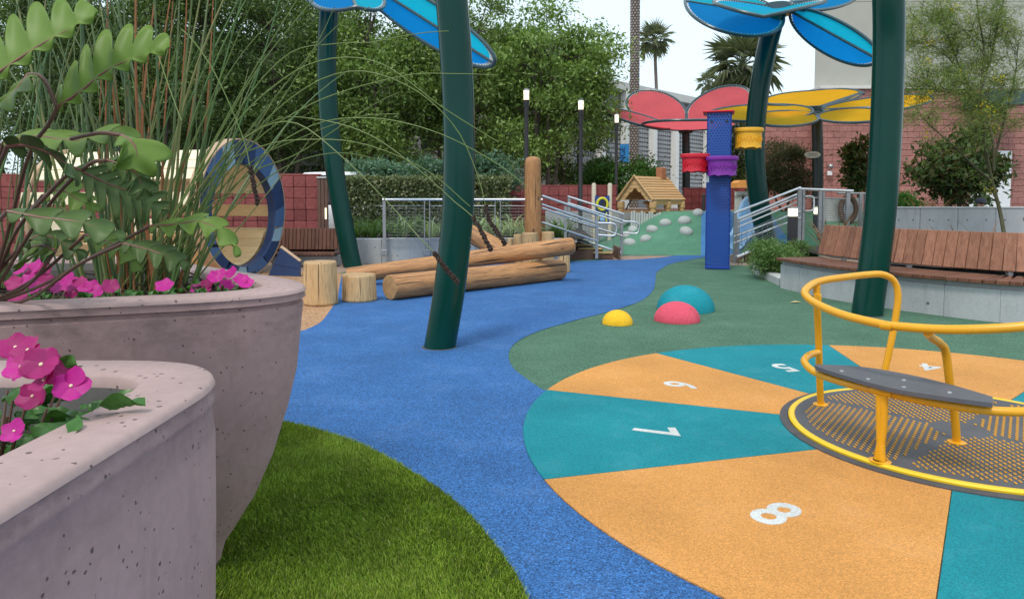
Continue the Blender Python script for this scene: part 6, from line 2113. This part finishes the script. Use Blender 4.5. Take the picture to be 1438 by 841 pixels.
lv([(10, 297), (60, 306), (110, 312), (150, 325), (176, 334)], 1.45, 1.5, .05, (.0, .7, .6), 4, M_philo2, [root, (-10, 330, 1.7)], seed=7)
lv([(172, 342), (205, 350), (235, 360), (262, 374)], 1.7, 1.7, .05, (.1, .7, .5), 4, M_philo2, [root, (40, 420, 1.95), (110, 372, 1.8)], seed=8)
lv([(78, 352), (60, 345), (40, 350), (30, 372)], 1.9, 2.0, .075, (.0, .5, .8), 4, M_philo, [root, (40, 400, 2.0)], seed=9)
lv([(60, 275), (85, 268), (108, 280), (135, 296)], 1.8, 1.8, .05, (.0, .6, .6), 3.2, M_philo, [root, (20, 330, 1.95)], seed=10)
lv([(30, 345), (60, 330), (95, 345), (120, 360)], 1.9, 1.95, .05, (.0, .65, .6), 4.2, M_philo2, [root, (0, 380, 2.0)], seed=11)
lv([(150, 225), (185, 238), (200, 262), (205, 280)], 1.62, 1.65, .045, (.5, .4, .5), 4.4, M_philo2, [root, (60, 300, 1.8), (120, 235, 1.65)], seed=12)
lv([(120, 330), (150, 340), (175, 352), (195, 380)], 1.9, 1.85, .045, (.2, .7, .5), 4.2, M_philo, [root, (50, 390, 2.0)], seed=13)
lv([(170, 190), (185, 200), (192, 215), (188, 238)], 1.6, 1.58, .075, (.75, .3, -.2), 2.4, M_philo, [(100, 195, 1.66), (140, 187, 1.62)], seed=14, floor=.6)
lv([(40, 105), (30, 118), (15, 135), (-10, 160)], 1.64, 1.55, .06, (.5, .3, .6), 3, M_philo, [(80, 150, 1.62), (60, 110, 1.63)], seed=15, floor=.6)
part("crown_stem", MB().tube([Vector((-1.55, 2.10, .86)), P(-22, 470, 2.1), P(*root)], [.035, .03, .025], 10), M_stalk, phl)

# ------------------------------------------------------------------ magenta impatiens
def petal_mesh(seed, mat):
    rp2 = random.Random(seed)
    rows = []
    for i in range(7):
        f = i / 6
        w = .52 * math.sin(PI * min(.97, .08 + f * .80)) ** .8
        row = []
        for k in range(-3, 4):
            q = k / 3
            notch = .10 * (1 - abs(q)) * max(0, f - .7) / .3
            row.append((f - notch + 0 * q - .16 * q * q * f, w * q, .12 * f * f - .10 * q * q * f + .02 * math.sin(5 * q + seed) * f + .05 * f))
        rows.append(row)
    me = MB().grid(rows).mesh("petal", 80); me.materials.append(mat); return me
PET = [petal_mesh(i, M_petal) for i in range(3)]; PETF = [petal_mesh(i + 5, M_petal2) for i in range(2)]
eye_me = MB().lathe([(.10, .05), (.07, .10), (0, .12)], n=8, cap=False).mesh("flower_eye"); eye_me.materials.append(M_eye)
def small_flower_mesh(seed):
    mb = MB()
    for k in range(5):
        a = 2 * PI * k / 5 + seed
        for me in (PET[k % 3],):
            M3 = Matrix.Rotation(a, 3, 'Z')
            vs = [M3 @ v.co for v in me.vertices]
            mb.add(vs, [list(p.vertices) for p in me.polygons], True)
    me = mb.mesh("flower", 80); me.materials.append(M_petal); return me
SF = [small_flower_mesh(i * .4) for i in range(3)]
SFF = []
for m in SF[:2]:
    m2 = m.copy(); m2.materials.clear(); m2.materials.append(M_petal2); SFF.append(m2)
def imp_leaf(L):
    rows = []
    for i in range(8):
        f = i / 7
        w = .24 * math.sin(PI * f ** .8) * L
        rows.append([(f * L, w * k / 2, .05 * L * math.sin(PI * f) - .10 * L * f * f + .035 * L * abs(k / 2) + .008 * math.sin(7 * f + k)) for k in range(-2, 3)])
    me = MB().grid(rows).mesh("leaf", 80); me.materials.append(M_impleaf); return me
LEAF = imp_leaf(.075); LEAFS = imp_leaf(.045)
def face(p, n, size, spin):
    q = Vector(n).normalized().to_track_quat('Z', 'Y')
    return Matrix.Translation(p) @ q.to_matrix().to_4x4() @ Matrix.Rotation(spin, 4, 'Z') @ Matrix.Scale(size, 4)
IG = "magenta impatiens plants in the planters"
rp_ = random.Random(101)
def impatiens(label, loc, flowers, nleaf, spread, leafme, hgt, big=False):
    loc = Vector(loc)
    t = thing("impatiens", label, "flowers", loc, IG)
    for i in range(nleaf):
        a = rp_.uniform(0, 2 * PI); r_ = spread * math.sqrt(rp_.random())
        p = Vector((r_ * math.cos(a), r_ * math.sin(a), hgt * rp_.uniform(.1, .85) * (1 - .35 * r_ / spread)))
        M = Matrix.Translation(p) @ Matrix.Rotation(a + rp_.uniform(-.7, .7), 4, 'Z') @ Matrix.Rotation(rp_.uniform(-.35, .5), 4, 'Y') @ Matrix.Rotation(rp_.uniform(-.4, .4), 4, 'X') @ Matrix.Scale(rp_.uniform(.7, 1.25), 4)
        placed("leaf", leafme, t, M)
    sm_ = MB()
    for i in range(max(5, nleaf // 5)):
        a = rp_.uniform(0, 2 * PI); r_ = spread * .8 * math.sqrt(rp_.random())
        sm_.tube([loc + Vector((r_ * .3 * math.cos(a), r_ * .3 * math.sin(a), -.02)), loc + Vector((r_ * .8 * math.cos(a), r_ * .8 * math.sin(a), hgt * .4)), loc + Vector((r_ * math.cos(a), r_ * math.sin(a), hgt * .8))], [.004, .003, .002], 5)
    part("stems", sm_, M_stalk, t)
    for (p, n, size, fade) in flowers:
        p = Vector(p)
        sp3 = rp_.uniform(0, 6.28)
        if big:
            e = placed("flower", eye_me, t, face(p - loc, n, size, sp3))
            for k in range(5):
                placed("petal", (PETF if fade else PET)[k % (2 if fade else 3)], e, Matrix.Rotation(2 * PI * k / 5 + rp_.uniform(-.12, .12), 4, 'Z') @ Matrix.Rotation(rp_.uniform(-.28, .12), 4, 'Y') @ Matrix.Rotation(rp_.uniform(-.2, .2), 4, 'X') @ Matrix.Scale(rp_.uniform(.9, 1.1), 4))
        else:
            placed("flower", (SFF if fade else SF)[rp_.randrange(2)], t, face(p - loc, n, size, sp3))
    return t
def fl(px, d, size, n=(0.1, -.75, .6), fade=False): return (P(px[0], px[1], d), n, size, fade)
impatiens("nearest magenta impatiens with large open blooms in the closest planter", (-.86, 1.12, .80),
          [fl((58, 512), 1.10, .034, (.1, -.7, .5), True), fl((40, 492), 1.13, .032, (-.3, -.6, .7), True), fl((70, 520), 1.12, .030, (.5, -.5, .5), True), fl((100, 542), 1.10, .031, (.15, -.8, .65)), fl((62, 534), 1.09, .026, (-.4, -.6, .6), True), fl((20, 605), 1.05, .02), fl((30, 515), 1.14, .031, (-.2, -.7, .6)), fl((22, 488), 1.2, .032, (.1, -.6, .7), True), fl((46, 556), 1.12, .026, (-.1, -.8, .4), True)], 96, .17, LEAF, .15, True)
impatiens("second impatiens in the closest planter, mostly leaves under the picture's left edge", (-1.12, 1.05, .80), [fl((-40, 560), 1.05, .03), fl((-80, 520), 1.1, .03)], 40, .14, LEAF, .10, True)
# a long pointed leaf and two spent buds at the near plant's right side
t_near = [o for o in col.objects if o.name.startswith("impatiens")][0]
placed("leaf", LEAF, t_near, Matrix.Translation(P(128, 574, 1.13) - t_near.location) @ Matrix.Rotation(.35, 4, 'Z') @ Matrix.Rotation(-.12, 4, 'Y') @ Matrix.Rotation(-.6, 4, 'X') @ Matrix.Scale(1.05, 4))
placed("leaf", LEAF, t_near, Matrix.Translation(P(80, 505, 1.13) - t_near.location) @ Matrix.Rotation(-.1, 4, 'Z') @ Matrix.Rotation(.2, 4, 'Y') @ Matrix.Rotation(-1.2, 4, 'X') @ Matrix.Scale(.6, 4))
placed("leaf", LEAF, t_near, Matrix.Translation(P(108, 585, 1.08) - t_near.location) @ Matrix.Rotation(-1.2, 4, 'Z') @ Matrix.Rotation(.5, 4, 'Y') @ Matrix.Scale(.6, 4))
groups = [("impatiens with several blooms near the large planter's pointed end", (-1.03, 2.47, .90), [(292, 398), (302, 389), (310, 385), (325, 383), (338, 392), (345, 397), (288, 404), (318, 401), (276, 405)], 60, .15),
          ("impatiens with one bloom in front of the rush clump", (-1.25, 2.24, .90), [(231, 401)], 26, .12),
          ("impatiens with a row of blooms left of the rush clump in the large planter", (-1.46, 2.18, .90), [(84, 403), (100, 400), (112, 396), (128, 405), (135, 411), (101, 418), (120, 403), (95, 392), (155, 402)], 50, .20),
          ("impatiens with blooms at the left edge of the large planter", (-1.70, 2.15, .90), [(52, 402), (26, 419), (30, 378), (48, 376), (60, 380), (40, 392), (20, 398), (65, 397)], 50, .20)]
for lab, loc, fl_, nlf, spr in groups:
    impatiens(lab, loc, [fl((x, y), loc[1] + rp_.uniform(-.08, .05), rp_.uniform(.024, .032), (rp_.uniform(-.4, .4), -.7, rp_.uniform(.4, .9)), rp_.random() < .3) for x, y in fl_], nlf, spr, LEAFS, .075)
# yellow flax-like fallen bloom left out; done
